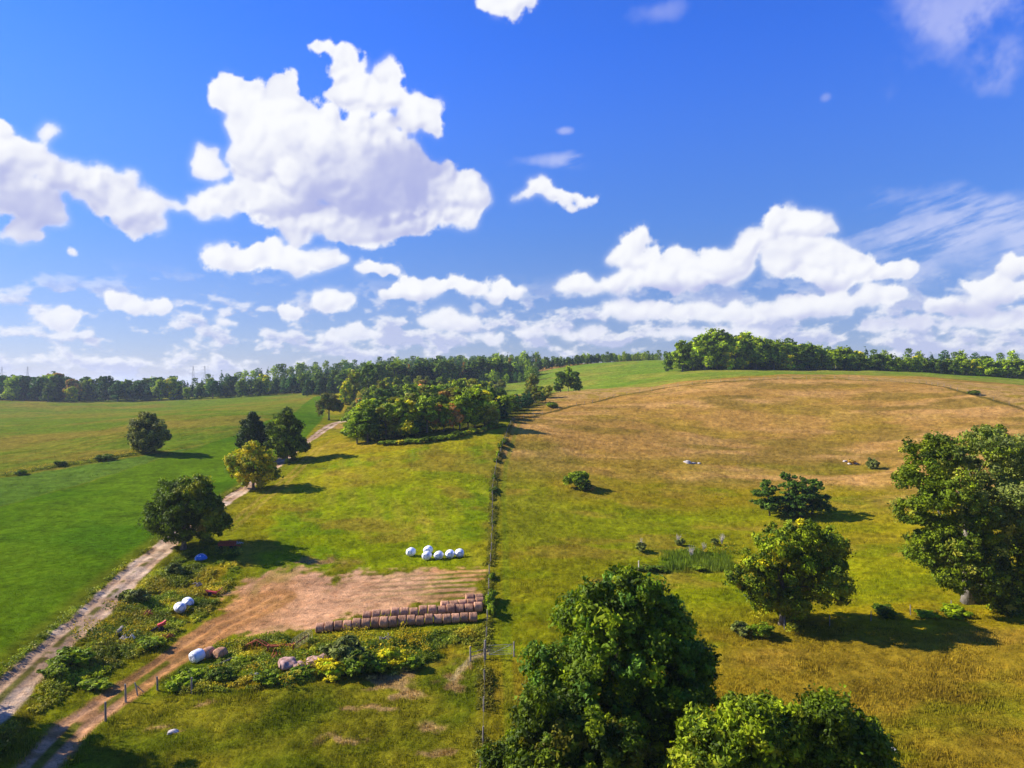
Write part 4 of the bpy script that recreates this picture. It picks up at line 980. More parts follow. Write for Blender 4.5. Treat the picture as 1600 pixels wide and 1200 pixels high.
for i, (px, py, w, h, k) in enumerate([(768,962,2.2,3.2,'green'),(766,945,2.4,3.0,'green'),(767,928,2.2,2.6,'green'),(768,905,2.0,2.2,'green'),(770,868,2.2,2.2,'dark'),(770,845,1.6,1.8,'green'),(770,818,1.8,1.6,'green'),(771,795,1.6,1.5,'green'),(771,768,3.6,1.8,'dark'),(772,750,2.0,2.6,'dark'),(775,722,2.4,2.2,'dark'),(778,712,2.4,2.6,'green'),(782,700,2.6,2.8,'dark'),(787,693,3.4,2.8,'dark'),(770,985,1.6,1.4,'yellow'),(758,1000,1.6,1.1,'green'),(757,1100,1.2,.9,'yellow'),(756,1055,1.4,.9,'green'),(745,985,2.0,1.3,'yellow')]):
    lab = ['tallest leafy clump on the long fence beside the brown bale rows', 'leafy clump on the fence beside the ends of the bale rows', 'leafy clump on the fence beside the striped yard', 'leafy clump on the fence above the striped yard',
           'dark bush on the fence level with the row of white bales', 'small leafy clump on the fence just uphill of the white bales', 'small leafy clump on the fence in the lower meadow', 'small leafy clump on the fence halfway up the meadow',
           'wide dark bush on the fence with a flat shadow, left of the lone slope bush', 'dark upright bush on the fence just above the wide dark one', 'dark bush at the bottom of the upper fence thicket', 'green bush in the middle of the upper fence thicket',
           'dark bush near the top of the upper fence thicket', 'topmost dark bush of the upper fence thicket', 'yellowish weeds at the fence just above the gate', 'green weeds around the gate post', 'yellowish weeds at the fence post below the gate', 'green weeds on the fence just below the gate', 'yellow-green weeds between the front bale row and the fence'][i]
    o = shrub(px, py, w, h, k, lab, GFS); o.rotation_euler.z = random.uniform(-.2, .2); fs = random.uniform(.45, .8) if 7 > i > 3 or i in (2, 3, 7) or i > 13 else 1.0; o.scale = (w/2.4*.65*fs, w/2.4*random.uniform(1.2, 2.6)*fs, h/1.9*fs*.68)
# hedge foot along the wood
for i in range(20):
    px = 600+i*9.6; py = float(np.interp(px, [600, 650, 700, 790], [694, 692, 685, 664]))+1
    shrub(px, py, random.uniform(2.5, 4), random.uniform(1.2, 2), random.choice(['green', 'yellow', 'dark', 'green']), 'low hedge bush along the foot of the mixed wood', 'hedge bushes along the foot of the mixed wood')

# dead shrubs / driftwood-like snag by the reeds
def snag(px, py, h, seed, label, mat):
    g = random.Random(seed); X, Y = at(px, py); mb = MB()
    for i in range(22):
        a = g.uniform(0, 6.28); L = h*g.uniform(.4, 1); e = (math.cos(a)*L*.22+g.uniform(-.4, .4), math.sin(a)*L*.2, L)
        m1 = (e[0]*.35, e[1]*.35, L*.5); mb.tube([(0, 0, -.1), m1, e], [.045, .03, .01], 4)
        mb.tube([m1, (m1[0]+g.uniform(-.5, .5), m1[1]+g.uniform(-.4, .4), m1[2]+g.uniform(.3, .8))], [.02, .006], 4)
    tag(link('dead_shrub', mb.mesh('dead_shrub', mat, False), None, (X, Y, gz(X, Y))), label, 'dead shrub')
M_BONE = mat_plain('bleached_wood', (.50, .42, .34), (.72, .64, .54), 5, .9, .1, .2)
snag(1080, 872, 2.4, 1, 'bleached dead shrub in the middle of the reed bed', M_BONE)
snag(1100, 862, 1.7, 2, 'slim bleached dead stem right of the bigger dead shrub', M_BONE)
snag(1002, 858, 2.2, 3, 'bare grey twigs sticking out of the shrub left of the reeds', M_BONE)
snag(1060, 848, 1.8, 4, 'bare grey twigs behind the reed bed', M_BONE)
snag(1128, 850, 2.0, 5, 'bare forked twigs at the far right behind the reed bed', M_BONE)

# ---------------------------------------------------------------- scattered weeds and grass (uncountable)
def scatter(poly, n_, bbox=None, margin=0, seed=0):
    g = np.random.default_rng(seed); lo = poly.min(0)-1; hi = poly.max(0)+1; out = []
    for _ in range(40):
        p = g.uniform(lo, hi, (n_, 2)); k = sdf(p[:, 0], p[:, 1], poly) > margin; out.append(p[k])
        if sum(map(len, out)) >= n_: break
    return np.concatenate(out)[:n_]
def blades(P_, hh, spread, nb, colr, seed, width=.05, lean=.35):
    g = np.random.default_rng(seed); N = len(P_); z = hgt(P_[:, 0], P_[:, 1])
    base = np.repeat(np.concatenate([P_, z[:, None]-.12], 1), nb, 0)
    H = np.repeat(hh, nb)*g.uniform(.6, 1.15, N*nb)
    base[:, :2] += g.normal(size=(N*nb, 2))*np.repeat(spread, nb)[:, None]
    a = g.uniform(0, 6.28, N*nb); w = width*H**.5
    tip = base+np.stack([np.cos(a+1)*H*lean*g.random(N*nb), np.sin(a+1)*H*lean*g.random(N*nb), H+.12], 1)
    dx = np.stack([np.cos(a)*w, np.sin(a)*w, a*0], 1)
    V = np.stack([base-dx, base+dx, tip], 1).reshape(-1, 3); Fc = np.arange(N*nb*3).reshape(-1, 3)
    cc = np.repeat(np.repeat(colr, nb, 0)*np.exp(g.normal(size=(N*nb, 1))*.2), 3, 0)
    return V, Fc, cc
def tuftfield(name, label, cat, P_, hfun, nb, seed, spread=.12, width=.05, brighten=1.15, mixto=None, lean=.35):
    x, y = P_[:, 0], P_[:, 1]; z = hgt(x, y); c, rid = cover(x, y, z)
    keep = (rid == 0) | (rid == 4) if name != 'crop' else rid == 1
    P_, c = P_[keep], c[keep]*brighten; g = np.random.default_rng(seed)
    if mixto is not None:
        t = g.random(len(P_))[:, None]**2*.8; c = c*(1-t)+mixto*t
    h = hfun(P_[:, 0], P_[:, 1])*g.uniform(.6, 1.3, len(P_))
    V, Fc, cc = blades(P_, h, np.full(len(P_), spread), nb, c, seed, width, lean)
    tag(link(name, npmesh(name, V, Fc, M_GRASS, cc, smooth=False)), label, cat, kind='stuff')
ALLNEAR = np.array([pd(-60, 50), pd(-60, 130), pd(400, 190), pd(800, 220), pd(1660, 210), pd(1660, 48), pd(800, 48)])
g0 = np.random.default_rng(3)
def dense_points(n_, seed, d0=48, d1=260, p=1.0):
    g = np.random.default_rng(seed); d = d0*np.exp(g.random(n_)**p*math.log(d1/d0)); px = g.uniform(-40, 1640, n_)
    return np.stack([(px-800)/F*d, d], 1)
TF0 = 0
tuftfield('grass', 'short tufted pasture and hay grass', 'grass', dense_points(190000, 41, 48, 330), lambda x, y: .08+.34*fbm(x, y, 4, 3, 101)**1.6, 4, 42, spread=.20, width=.10, brighten=1.22)
def weeds():
    Vs, Fs, Cs = [], [], []; o_ = 0
    for poly, n_, seed in ((WEED_A, 5200, 51), (WEED_B, 5200, 52), (None, 3400, 53), (None, 1300, 54), (None, 900, 55)):
        if poly is not None: p = scatter(poly, n_, seed=seed, margin=.1)
        else:                                    # strips along the fence, the crop hedge and the lane edge
            line = {53: FENCE, 54: STRIP, 55: LANE[:8]}[seed]; gg = np.random.default_rng(seed); sl_ = np.linalg.norm(np.diff(line, axis=0), axis=1)
            j = gg.choice(len(sl_), n_, p=sl_/sl_.sum()); t = gg.random((n_, 1)); p = line[j]*(1-t)+line[j+1]*t+gg.normal(size=(n_, 2))*({53: .35, 54: .9, 55: .4}[seed])
            if seed == 55: p = p+np.array([-2.3, 1.3])
        x, y = p[:, 0], p[:, 1]; z = hgt(x, y); c, rid = cover(x, y, z)
        dens = fbm(x, y, 3.5, 3, 111)
        for (qx, qy, qr) in ((440, 1020, 2.0), (458, 1012, 1.6), (402, 1016, 1.9), (448, 1050, 1.3), (467, 1052, 1.2), (490, 1047, 1.3), (331, 934, 1.4), (247, 990, 1.3), (284, 960, 1.6), (190, 1000, 1.0)):
            ex, ey = at(qx, qy); dens = np.where(np.hypot(x-ex, y-ey) < qr, dens-.3, dens)
        k = (rid == 0) & (dens > .40) if poly is WEED_B else (rid != 2) & (rid != 3) & (dens > .38); p, c, z, dens = p[k], c[k], z[k], dens[k]
        g = np.random.default_rng(seed); per = 16; N = len(p); sz = (.28+.9*(dens-.38)*1.6)*(.85 if seed == 53 else 1)
        off_ = unit(g.normal(size=(N, per, 3)))*(g.random((N, per, 1))**.5)
        cent = np.concatenate([p, z[:, None]+(sz*.42)[:, None]], 1)[:, None, :]+off_*np.stack([sz*.75, sz*.75, sz*.65], 1)[:, None, :]
        c2 = mixc(c, C(146, 146, 24), g.random(N)**2*.4); c2 = mixc(c2, C(64, 88, 20), (g.random(N) < .3)*.5)*(1.25 if seed == 53 else 2.45)*np.exp((fbm(x[k], y[k], 2.5, 2, 131)-.5)*1.0)[:, None]
        V, Fc, cc = leaves(cent.reshape(-1, 3), (unit(off_)+np.array([0, 0, .5])).reshape(-1, 3), .11, np.repeat(c2, per, 0), seed=seed+9)
        Vs.append(V); Fs.append(Fc+o_); Cs.append(cc); o_ += len(V)
    tag(link('weeds', npmesh('weeds', np.concatenate(Vs), np.concatenate(Fs), M_LEAF, np.concatenate(Cs), smooth=False)), 'tall mixed green weeds around the tracks and the bale yard', 'weeds', kind='stuff')
weeds()
def goldenrod():
    spots = [(540,1002,1.6),(555,998,1.2),(620,1010,1.4),(635,1008,1.2),(620,1030,1.8),(600,1035,1),(505,1040,1),(512,1052,1),(405,1055,1),(480,1050,.8),(640,995,1),(655,1003,1),(600,975,.5),(565,1012,1),(660,1025,1),(335,1058,.6),(450,1075,.8),(180,955,1.2),(140,1000,1.5),(200,1000,1.2),(350,1015,.8),(445,1020,.8),(655,1012,1),(1135,862,2),(1100,868,1),(160,985,1.5)]
    g = np.random.default_rng(8); P_ = []
    for px, py, r_ in spots:
        X, Y = at(px, py); k = int(13*r_); P_.append(np.stack([X+g.normal(size=k)*r_*.8, Y+g.normal(size=k)*r_*.6], 1))
    for k in range(10):   # along the strip across the crops
        a, c = STRIP[1+k % 3], STRIP[2+k % 3]; t = g.random((30, 1)); P_.append(a*(1-t)+c*t+g.normal(size=(30, 2))*.8)
    P_ = np.concatenate(P_); z = hgt(P_[:, 0], P_[:, 1]); N = len(P_); per = 10
    h = g.uniform(.7, 1.2, N); off_ = g.normal(size=(N, per, 3))*np.array([.22, .22, .14])
    cent = np.concatenate([P_, (z+h)[:, None]], 1)[:, None, :]+off_
    V, Fc, cc = leaves(cent.reshape(-1, 3), np.tile([0, 0, 1.], (N*per, 1)), .09, np.tile(C(206, 178, 16), (N*per, 1)), seed=4)
    off2 = g.normal(size=(N, per, 3))*np.array([.25, .25, .3]); c2 = np.concatenate([P_, (z+h*.4)[:, None]], 1)[:, None, :]+off2
    V2, F2, cc2 = leaves(c2.reshape(-1, 3), np.tile([0, 0, 1.], (N*per, 1)), .12, np.tile(G_MD, (N*per, 1)), seed=5)
    tag(link('goldenrod', npmesh('goldenrod', np.concatenate([V, V2]), np.concatenate([F2*0+Fc, F2+len(V)]), M_LEAF, np.concatenate([cc, cc2]), smooth=False)), 'yellow flowering goldenrod scattered through the weeds', 'wildflowers', kind='stuff')
goldenrod()
p = scatter(REEDS, 520, seed=61); p = p[sdf(p[:, 0], p[:, 1], REEDS)+(fbm(p[:, 0], p[:, 1], 3, 2, 133)-.5)*5 > .7]
tuftfield('reeds', 'upright green reeds and cattails in a wet patch of the pasture', 'reeds', p, lambda x, y: .5+1.0*fbm(x, y, 4, 2, 121), 9, 62, spread=.32, width=.06, brighten=1.9, mixto=C(110, 140, 60), lean=.25)

# ---------------------------------------------------------------- bales
def bale_mesh(name, rad, length, mat, seed, sag=.04, lumpy=.02, rnd=.1, rings=14, nseg=28, ringgroove=0):
    """round bale, axis along x, resting at z=0"""
    g = np.random.default_rng(seed); prof = []
    hl = length/2
    prof = [(-hl, 0), (-hl*1.0, rad*.3), (-hl*.99, rad*.62), (-hl*.985, rad-rnd), (-hl+rnd*.4, rad-rnd*.25)]
    prof += [(-hl+rnd*1.1+(length-2.2*rnd)*t, rad*(1-ringgroove*(k % 2))) for k, t in enumerate(np.linspace(0, 1, rings))]
    prof += [(-q[0], q[1]) for q in prof[4::-1]]
    V = []; m_ = len(prof)
    ph = g.uniform(0, 6.28, 4)
    for i, (x, r_) in enumerate(prof):
        for k in range(nseg):
            a = 2*math.pi*k/nseg; w = 1+lumpy*(math.sin(3*a+ph[0])+math.sin(5*a+x*4+ph[1])+.7*math.sin(2*a-x*7+ph[2]))
            y = math.cos(a)*r_*w*(1+sag*.6); z = math.sin(a)*r_*w*(1-sag)
            if z < -rad*.86: z = -rad*.86+(z+rad*.86)*.3
            V.append((x*(1+.02*math.sin(a*2+ph[3])), y, z+rad*.9))
    Fc = []
    for i in range(m_-1):
        for k in range(nseg): Fc.append((i*nseg+k, i*nseg+(k+1) % nseg, (i+1)*nseg+(k+1) % nseg, (i+1)*nseg+k))
    me = bpy.data.meshes.new(name); me.from_pydata(V, [], Fc); me.materials.append(mat)
    for q in me.polygons: q.use_smooth = True
    me.update(); return me
BB = [bale_mesh('round_bale', .66, 1.14, M_BALE, 300+i, lumpy=.015, rings=12, ringgroove=.02) for i in range(4)]
def brown_row(pa, pb, n_, rowname, ordinal_from='left'):
    A_ = np.array(at(*pa)); B_ = np.array(at(*pb)); ang = math.atan2(B_[1]-A_[1], B_[0]-A_[0]); L = np.linalg.norm(B_-A_)
    for i in range(n_):
        t = (i+.5)/n_; X, Y = A_*(1-t)+B_*t; Y += random.uniform(-.10, .10)
        o = link('round_bale', BB[i % 4], None, (X, Y, gz(X, Y)-.02), ang+random.uniform(-.06, .06)+(math.pi if random.random() < .5 else 0)); o.rotation_euler.x = random.uniform(-.5, .5)*0; o.location.z += random.uniform(-.05, .03)
        s = L/n_/1.235; o.scale = (s, random.uniform(.94, 1.04), random.uniform(.88, 1.05))
        words = ['first', 'second', 'third', 'fourth', 'fifth', 'sixth', 'seventh', 'eighth', 'ninth', 'tenth', 'eleventh', 'twelfth', 'thirteenth', 'fourteenth', 'fifteenth', 'sixteenth', 'seventeenth', 'eighteenth']
        lab = f'{words[i]} weathered brown bale from the left in {rowname}'
        if i == 0: lab = f'brown round bale at the left end of {rowname}'
        if i == n_-1: lab = f'brown round bale at the right, fence end of {rowname}'
        tag(o, lab, 'hay bale', 'weathered brown round bales in rows')
brown_row((493, 988), (746, 970), 18, 'the long front row')
brown_row((566, 969), (754, 955.5), 13, 'the second row')
brown_row((688, 953.5), (756, 948), 5, 'the short third row')
brown_row((727, 942), (755, 939.5), 2, 'the two-bale back row')
def white_bale(px, py, rz, label, group=None, seed=0, r_=.70, l_=1.35):
    X, Y = at(px, py); root = empty('wrapped_bale', (X, Y, gz(X, Y)-.03), rz)
    link('wrap', bale_mesh('wrap', r_, l_, M_WHITE, 320+seed, lumpy=.010, sag=.06, rnd=.28, rings=9, ringgroove=.006), root)
    # folded plastic swirl on each end
    for s in (-1, 1):
        mb = MB(); pts_ = []
        for k in range(40):
            a = k*.5; q = .06+.012*k; pts_.append((s*(l_/2+.005), math.cos(a)*q, r_*.9+math.sin(a)*q))
        mb.tube(pts_, .014, 4); link('end_fold', mb.mesh('end_fold', M_FOLD, True), root)
    tag(root, label, 'wrapped bale', group); return root
M_FOLD = mat_plain('folded_plastic', (.40, .44, .55), (.55, .6, .7), 6, .5, .4, 0)
GW = 'white wrapped bales on the meadow'
white_bale(642, 868, R(78), 'white wrapped bale standing apart at the left of the meadow bales', GW, 1)
white_bale(669, 865, R(80), 'white wrapped bale lying behind the others at the meadow edge', GW, 2)
white_bale(667, 874, R(76), 'leftmost white wrapped bale of the front four in the meadow', GW, 3)
white_bale(685.5, 873.5, R(82), 'second white wrapped bale from the left of the front four', GW, 4)
white_bale(703, 871.5, R(86), 'third white wrapped bale from the left of the front four', GW, 5)
white_bale(718, 870, R(92), 'rightmost white wrapped bale of the meadow bales, nearest the fence', GW, 6)
white_bale(281, 956, R(-50), 'front white wrapped bale in the weeds with a spiral fold on its end', 'white bales in the weeds', 7, .68, 1.3)
white_bale(293.5, 948, R(-50), 'rear white wrapped bale in the weeds behind the one with the spiral', 'white bales in the weeds', 8, .68, 1.3)
white_bale(308, 1033, R(68), 'white wrapped bale at the track edge, left of two brown bales', None, 9, .70, 1.35)
for px, py, rz, sc_, lab in ((325, 1027, 75, 1.0, 'dark brown bale squeezed between the white bale and a paler brown bale'), (344, 1028, 60, 1.05, 'paler brown round bale, right of the three bales at the track edge')):
    X, Y = at(px, py); o = link('round_bale', bale_mesh('round_bale', .62, 1.2, M_BALE, int(px), lumpy=.03, sag=.12, rnd=.2), None, (X, Y, gz(X, Y)), R(rz)); tag(o, lab, 'hay bale')
M_SLUMP = mat_plain('bleached_old_bale', (.30, .16, .12), (.55, .36, .29), 2.4, .95, .05, .7)
for i, (px, py, rz, s, lab) in enumerate(((449, 1046, 30, 1.15, 'largest slumped pinkish old bale, left of the row on the weed bank'), (467, 1047, 80, .85, 'small round slumped old bale, second from the left on the weed bank'),
                         (490, 1042, 10, 1.0, 'humped old bale, third from the left on the weed bank'), (506, 1035, 60, .85, 'pinkish old bale half hidden by yellow weeds, rightmost on the bank'))):
    X, Y = at(px, py); o = link('old_bale', bale_mesh('old_bale', .72, 1.5, M_SLUMP, 40+i, lumpy=.07, sag=.28, rnd=.3), None, (X, Y, gz(X, Y)-.1), R(rz)); o.scale = (s, s, s*.95); tag(o, lab, 'hay bale', 'slumped old bales')

# ---------------------------------------------------------------- blue tarp bundle, stones, logs, scraps
def lump_mesh(name, seed, size, mat, sub=4, amp=.2):
    import bmesh
    bm = bmesh.new(); bmesh.ops.create_icosphere(bm, subdivisions=sub, radius=1); g = random.Random(seed); ph = [g.uniform(0, 6) for _ in range(6)]
    for v in bm.verts:
        k = 1+amp*(math.sin(3*v.co.x+ph[0])*math.sin(2.6*v.co.y+ph[1])+.5*math.sin(6*v.co.z+ph[2]+2*v.co.x)+.3*math.sin(11*v.co.y+ph[3]))
        v.co = Vector((v.co.x*size[0]*k, v.co.y*size[1]*k, max(-.25, v.co.z)*size[2]*k))
    me = bpy.data.meshes.new(name); bm.to_mesh(me); bm.free(); me.materials.append(mat)
    for q in me.polygons: q.use_smooth = True
    return me
X, Y = at(314, 873); r_ = empty('tarp_bundle', (X, Y, gz(X, Y)), 0)
link('tarp', lump_mesh('tarp', 5, (.95, .75, .80), M_BLUE, amp=.06), r_)
mb = MB(); mb.tube([(-.9, -.3, .2), (-.45, -.5, .62), (0, -.35, .86), (.5, -.2, .76), (.92, 0, .2)], .03, 6); link('tie_rope', mb.mesh('tie_rope', M_WHITE, True), r_)
for k in (-.25, .12): link('highlight_patch', lump_mesh('highlight_patch', 6, (.16, .07, .12), M_WHITE, 2), r_, (k, -.55, .5))  # white lumps modelled in place of highlights on the tarp
tag(r_, 'blue tarp-covered mound in the shade beneath the nearest lane maple', 'tarp')
for i, (px, py, s, lab) in enumerate(((1074, 723, 1.5, 'large pale flat boulder alone on the hay slope'), (1084, 724, .8, 'small pale boulder right beside the large flat one'), (1092, 724, .6, 'smallest of three pale boulders in the hay, on the right'),
                         (1321, 721, .9, 'pale stone at the left of the slope stone heap'), (1327, 725, .7, 'pale stone at the front of the slope stone heap'), (1336, 724, .6, 'pale stone at the right of the slope stone heap'),
                         (395, 1057, .7, 'orange-tan boulder in the weeds left of the slumped bales'), (270, 1144, .5, 'pale stone on the scraped spot in the paddock'), (1394*1, 1172, .5, 'pale stone in the brown pasture near the bottom right'))):
    X, Y = at(px, py); o = link('boulder', lump_mesh('boulder', 20+i, (s, s*.7, s*.42), M_ROCK, 3), None, (X, Y, gz(X, Y)), random.uniform(0, 3)); tag(o, lab, 'boulder')
def log(p0, p1, r_, lab, mat=M_BARK):
    A_ = at(*p0); B_ = at(*p1); mb = MB(); a = Vector((A_[0], A_[1], gz(*A_)+r_)); c = Vector((B_[0], B_[1], gz(*B_)+r_*1.3)); o = a
    L = c-a; mb.tube([(0, 0, 0), L*.3+Vector((0, 0, .06)), L*.6, L], [r_, r_*.95, r_*.8, r_*.7], 9)
    mb.tube([L*.4, L*.45+Vector((.1, -.3, .25))], [r_*.4, r_*.15], 6)
    tag(link('log', mb.mesh('log', mat, True), None, tuple(a)), lab, 'log')
log((328, 1048), (366, 1030), .16, 'dark fallen log in the weeds right of the track-edge bales')
log((183, 995), (191, 985), .30, 'thick weathered log end poking out of the weeds left of the red machine', M_WOOD)
# red hay machine scraps
def tine_wheel(root, c, r_, axis_rz, mat, tilt=0):
    from mathutils import Matrix
    mb = MB(); pts_ = [(math.cos(a)*r_, 0, math.sin(a)*r_) for a in np.linspace(0, 2*math.pi, 21)]
    mb.tube(pts_, .035, 5)
    for k in range(20):
        a = k*2*math.pi/20; mb.tube([(math.cos(a)*r_*.2, 0, math.sin(a)*r_*.2), (math.cos(a)*r_*1.22, .05, math.sin(a)*r_*1.22)], .016, 4)
    mb.tube([(0, -.08, 0), (0, .08, 0)], .10, 8)
    o = link('rake_wheel', mb.mesh('rake_wheel', mat), root, c); o.rotation_euler = (tilt, 0, axis_rz); return o
X, Y = at(440, 1018); r_ = empty('hay_rake', (X, Y, gz(X, Y)), R(8))
mb = MB(); mb.box((-.1, 0, .62), (2.9, .16, .16)); mb.box((-.1, .25, .72), (2.6, .10, .10)); mb.box((-1.5, .1, .5), (.14, .5, .55)); mb.box((1.3, .1, .55), (.14, .6, .6)); link('frame', mb.mesh('frame', M_RUST), r_)
for x0 in (-1.5, 1.3):
    mb = MB(); mb.tube([(x0, 0, .25), (x0, 0, 0)], .05, 6); link('leg', mb.mesh('leg', M_RUST), r_)
mb = MB(); mb.tube([(1.3, .2, .6), (2.0, .9, .9), (2.6, 1.5, 1.1)], .07, 6); link('boom', mb.mesh('boom', M_RUST), r_)
for k in range(4): tine_wheel(r_, (1.55+k*.36, .45+k*.42, .80+k*.10), .58, R(40), M_YEL, R(-12))
tag(r_, 'rusty red wheel hay rake with a slanted row of yellow tined wheels', 'hay rake')
X, Y = at(402, 1014); r_ = empty('cultivator', (X, Y, gz(X, Y)), R(-10))
mb = MB(); mb.tube([(-1.6, 0, .25), (-.3, .2, .95), (1.4, 0, .3)], .07, 6); mb.tube([(-1.4, .8, .2), (-.2, .7, .85), (1.3, .7, .25)], .06, 6); mb.tube([(-.3, .2, .95), (-.2, .7, .85)], .06, 6); link('frame', mb.mesh('frame', M_RUST), r_)
for k in range(5):
    x0 = -1.3+k*.62; mb = MB(); z0 = .9-abs(x0+.3)*.45; mb.tube([(x0, .05, z0), (x0+.12, -.15, z0*.5), (x0, -.05, 0)], .03, 5); link('tine', mb.mesh('tine', M_RUST), r_)
tag(r_, 'rusty low cultivator frame in the weeds left of the wheel rake', 'cultivator')
X, Y = at(331, 930); r_ = empty('mower_deck', (X, Y, gz(X, Y)), R(12))
mb = MB(); mb.box((0, 0, .42), (1.3, .55, .26), ry=R(12)); mb.box((-.55, 0, .62), (.6, .45, .12), ry=R(25)); link('deck', mb.mesh('deck', M_RED), r_)
mb = MB(); mb.tube([(.5, 0, .4), (1.0, .1, .6), (1.35, .2, .95)], .07, 6); link('drawbar', mb.mesh('drawbar', M_RED), r_)
mb = MB(); mb.tube([(-.2, -.32, .25), (-.2, -.42, .25)], .25, 12); link('wheel', mb.mesh('wheel', M_DARK), r_)
tag(r_, 'bright red mower deck with a raised drawbar in the weeds right of two white bales', 'mower')
X, Y = at(247, 986); r_ = empty('tiller', (X, Y, gz(X, Y)), R(38))
mb = MB(); mb.box((.4, 0, .75), (.9, .4, .35), ry=R(-15)); mb.box((.75, 0, 1.0), (.35, .3, .22), ry=R(-30)); link('hood', mb.mesh('hood', M_RED), r_)
mb = MB(); mb.tube([(-.9, 0, .1), (0, 0, .55), (.3, 0, .7)], .14, 7); link('handle_bar', mb.mesh('handle_bar', M_DARK), r_)
for s in (-1, 1):
    mb = MB(); mb.tube([(.3, s*.3, .3), (.3, s*.42, .3)], .3, 12); link('wheel', mb.mesh('wheel', M_DARK), r_)
tag(r_, 'small red and black machine tipped nose-up in the weeds beside the dirt track', 'machine')
X, Y = at(355, 858); r_ = empty('farm_cart', (X, Y, gz(X, Y)), R(5))
mb = MB(); mb.box((0, 0, .7), (2.6, 1.1, .12)); mb.box((0, .5, 1.0), (2.6, .06, .5)); mb.box((-1.3, 0, .95), (.06, 1.1, .4)); mb.box((0, -.5, .85), (2.6, .06, .2)); link('box', mb.mesh('box', M_RUST), r_)
mb = MB(); mb.tube([(1.3, 0, .6), (2.2, 0, .45)], .06, 6); link('drawbar', mb.mesh('drawbar', M_RED), r_)
for x0 in (-.8, .8):
    for s in (-1, 1):
        mb = MB(); mb.tube([(x0, s*.6, .35), (x0, s*.72, .35)], .35, 14); link('wheel', mb.mesh('wheel', M_DARK), r_)
tag(r_, 'old low farm cart in the black shade right of the nearest lane maple', 'cart')

for i, (px, py, kind, lab) in enumerate(((200, 1003, 'pale', 'tangle of pale scrap wire in the weeds near the weathered log'), (312, 918, 'wood', 'heap of grey sticks above the red mower deck'), (264, 999, 'rust', 'small rusty scrap by the track, below the red machine'),
                          (232, 962, 'rust', 'dark rusty scrap among weeds left of the front spiral bale'), (372, 853, 'pale', 'pale scrap in the shade beside the old cart'), (430, 1030, 'rust', 'rusty iron bits below the hay rake frame'), (600, 1002, 'wood', 'leaning grey stump post in the weeds below the bale rows'))):
    X, Y = at(px, py); g = random.Random(900+i); mb = MB()
    for _ in range(9):
        a = g.uniform(0, 6.28); L = g.uniform(.4, 1.1); x0, y0 = g.uniform(-.5, .5), g.uniform(-.4, .4); up = g.uniform(.1, .7) if kind != 'wood' else g.uniform(.1, .5)
        mb.tube([(x0, y0, .1), (x0+math.cos(a)*L*.5, y0+math.sin(a)*L*.5, up), (x0+math.cos(a)*L, y0+math.sin(a)*L, .15)], g.uniform(.03, .07), 5)
    tag(link('scrap_pile', mb.mesh('scrap_pile', {'pale': M_BONE, 'wood': M_WOOD, 'rust': M_RUST}[kind]), None, (X, Y, gz(X, Y)+.25)), lab, 'scrap pile')

# ---------------------------------------------------------------- fences, gate
def post_part(root, x, y, h, r_=.08, mat=None, tilt=0.0, name='post'):
    z = gz(x, y); mb = MB(); mb.tube([(0, 0, -.3), (tilt*.5, 0, h*.5), (tilt, 0, h)], [r_, r_*.95, r_*.85], 8)
    rx, ry, rz_ = root.location
    return link(name, mb.mesh(name, mat or M_WOOD), root, (x-rx, y-ry, z-rz_))
def fence(name, label, line, spacing, h=1.35, wires=4, r_=.08, wr=.004, group=None, mat=None):
    root = empty(name, (line[0][0], line[0][1], gz(*line[0])))
    ps = []; seglen = [np.linalg.norm(line[i+1]-line[i]) for i in range(len(line)-1)]; tot = sum(seglen); k = max(1, int(tot/spacing))
    for i in range(k+1):
        s = tot*i/k; j = 0
        while j < len(seglen)-1 and s > seglen[j]: s -= seglen[j]; j += 1
        t = min(1, s/seglen[j]); q = line[j]*(1-t)+line[j+1]*t; ps.append(q)
        if i < 95: post_part(root, q[0]+random.uniform(-.05, .05), q[1], h*random.uniform(.92, 1.08), r_, mat, random.uniform(-.07, .07))
    mb = MB(); x0, y0, z0 = root.location
    for w in range(wires):
        mb.tube([(q[0]-x0, q[1]-y0, gz(q[0], q[1])+h*(.25+.65*w/max(1, wires-1))-z0) for q in ps], wr, 4)
    link('wire', mb.mesh('wire', M_WIRE), root); tag(root, label, 'fence', group); return root
fence('wire_fence', 'long wire fence with grey posts running uphill between meadow and pasture', FENCE, 5.5, 1.5, 4)
fence('wire_fence', 'wire fence along the crest of the hay hill, following the dark furrow', HFENCE, 7.0, 1.4, 3, .07)
fence('wire_fence', 'old wire fence below the round maple, running to the largest maple', P2([(1160,995),(1177,990),(1222,985),(1330,975),(1388,966),(1470,955),(1530,952),(1640,950)]), 6.0, 1.3, 3, .06)
fence('wire_fence', 'short wire fence by the track corner with leaning dark posts', P2([(165,1128),(200,1094),(212,1084),(236,1081),(300,1084)]), 3.4, 1.7, 3, .10)
X, Y = at(216, 1087); root = empty('brace_post', (X, Y, gz(X, Y))); post_part(root, X, Y, 1.3, .07, tilt=-.35)
mb = MB(); mb.tube([(-.3, 0, 1.1), (.5, .1, .3)], .04, 6); link('brace', mb.mesh('brace', M_WOOD), root); tag(root, 'leaning brace post in the corner posts by the dirt track', 'fence post')
X, Y = at(998, 893); root = empty('fence_post', (X, Y, gz(X, Y))); post_part(root, X, Y, 1.7, .09, M_BONE); mb = MB(); mb.tube([(0, 0, 1.5), (0, 0, 1.56)], .11, 8); link('cap', mb.mesh('cap', M_WOOD), root)
tag(root, 'single pale post alone in the pasture left of the reed bed', 'fence post')
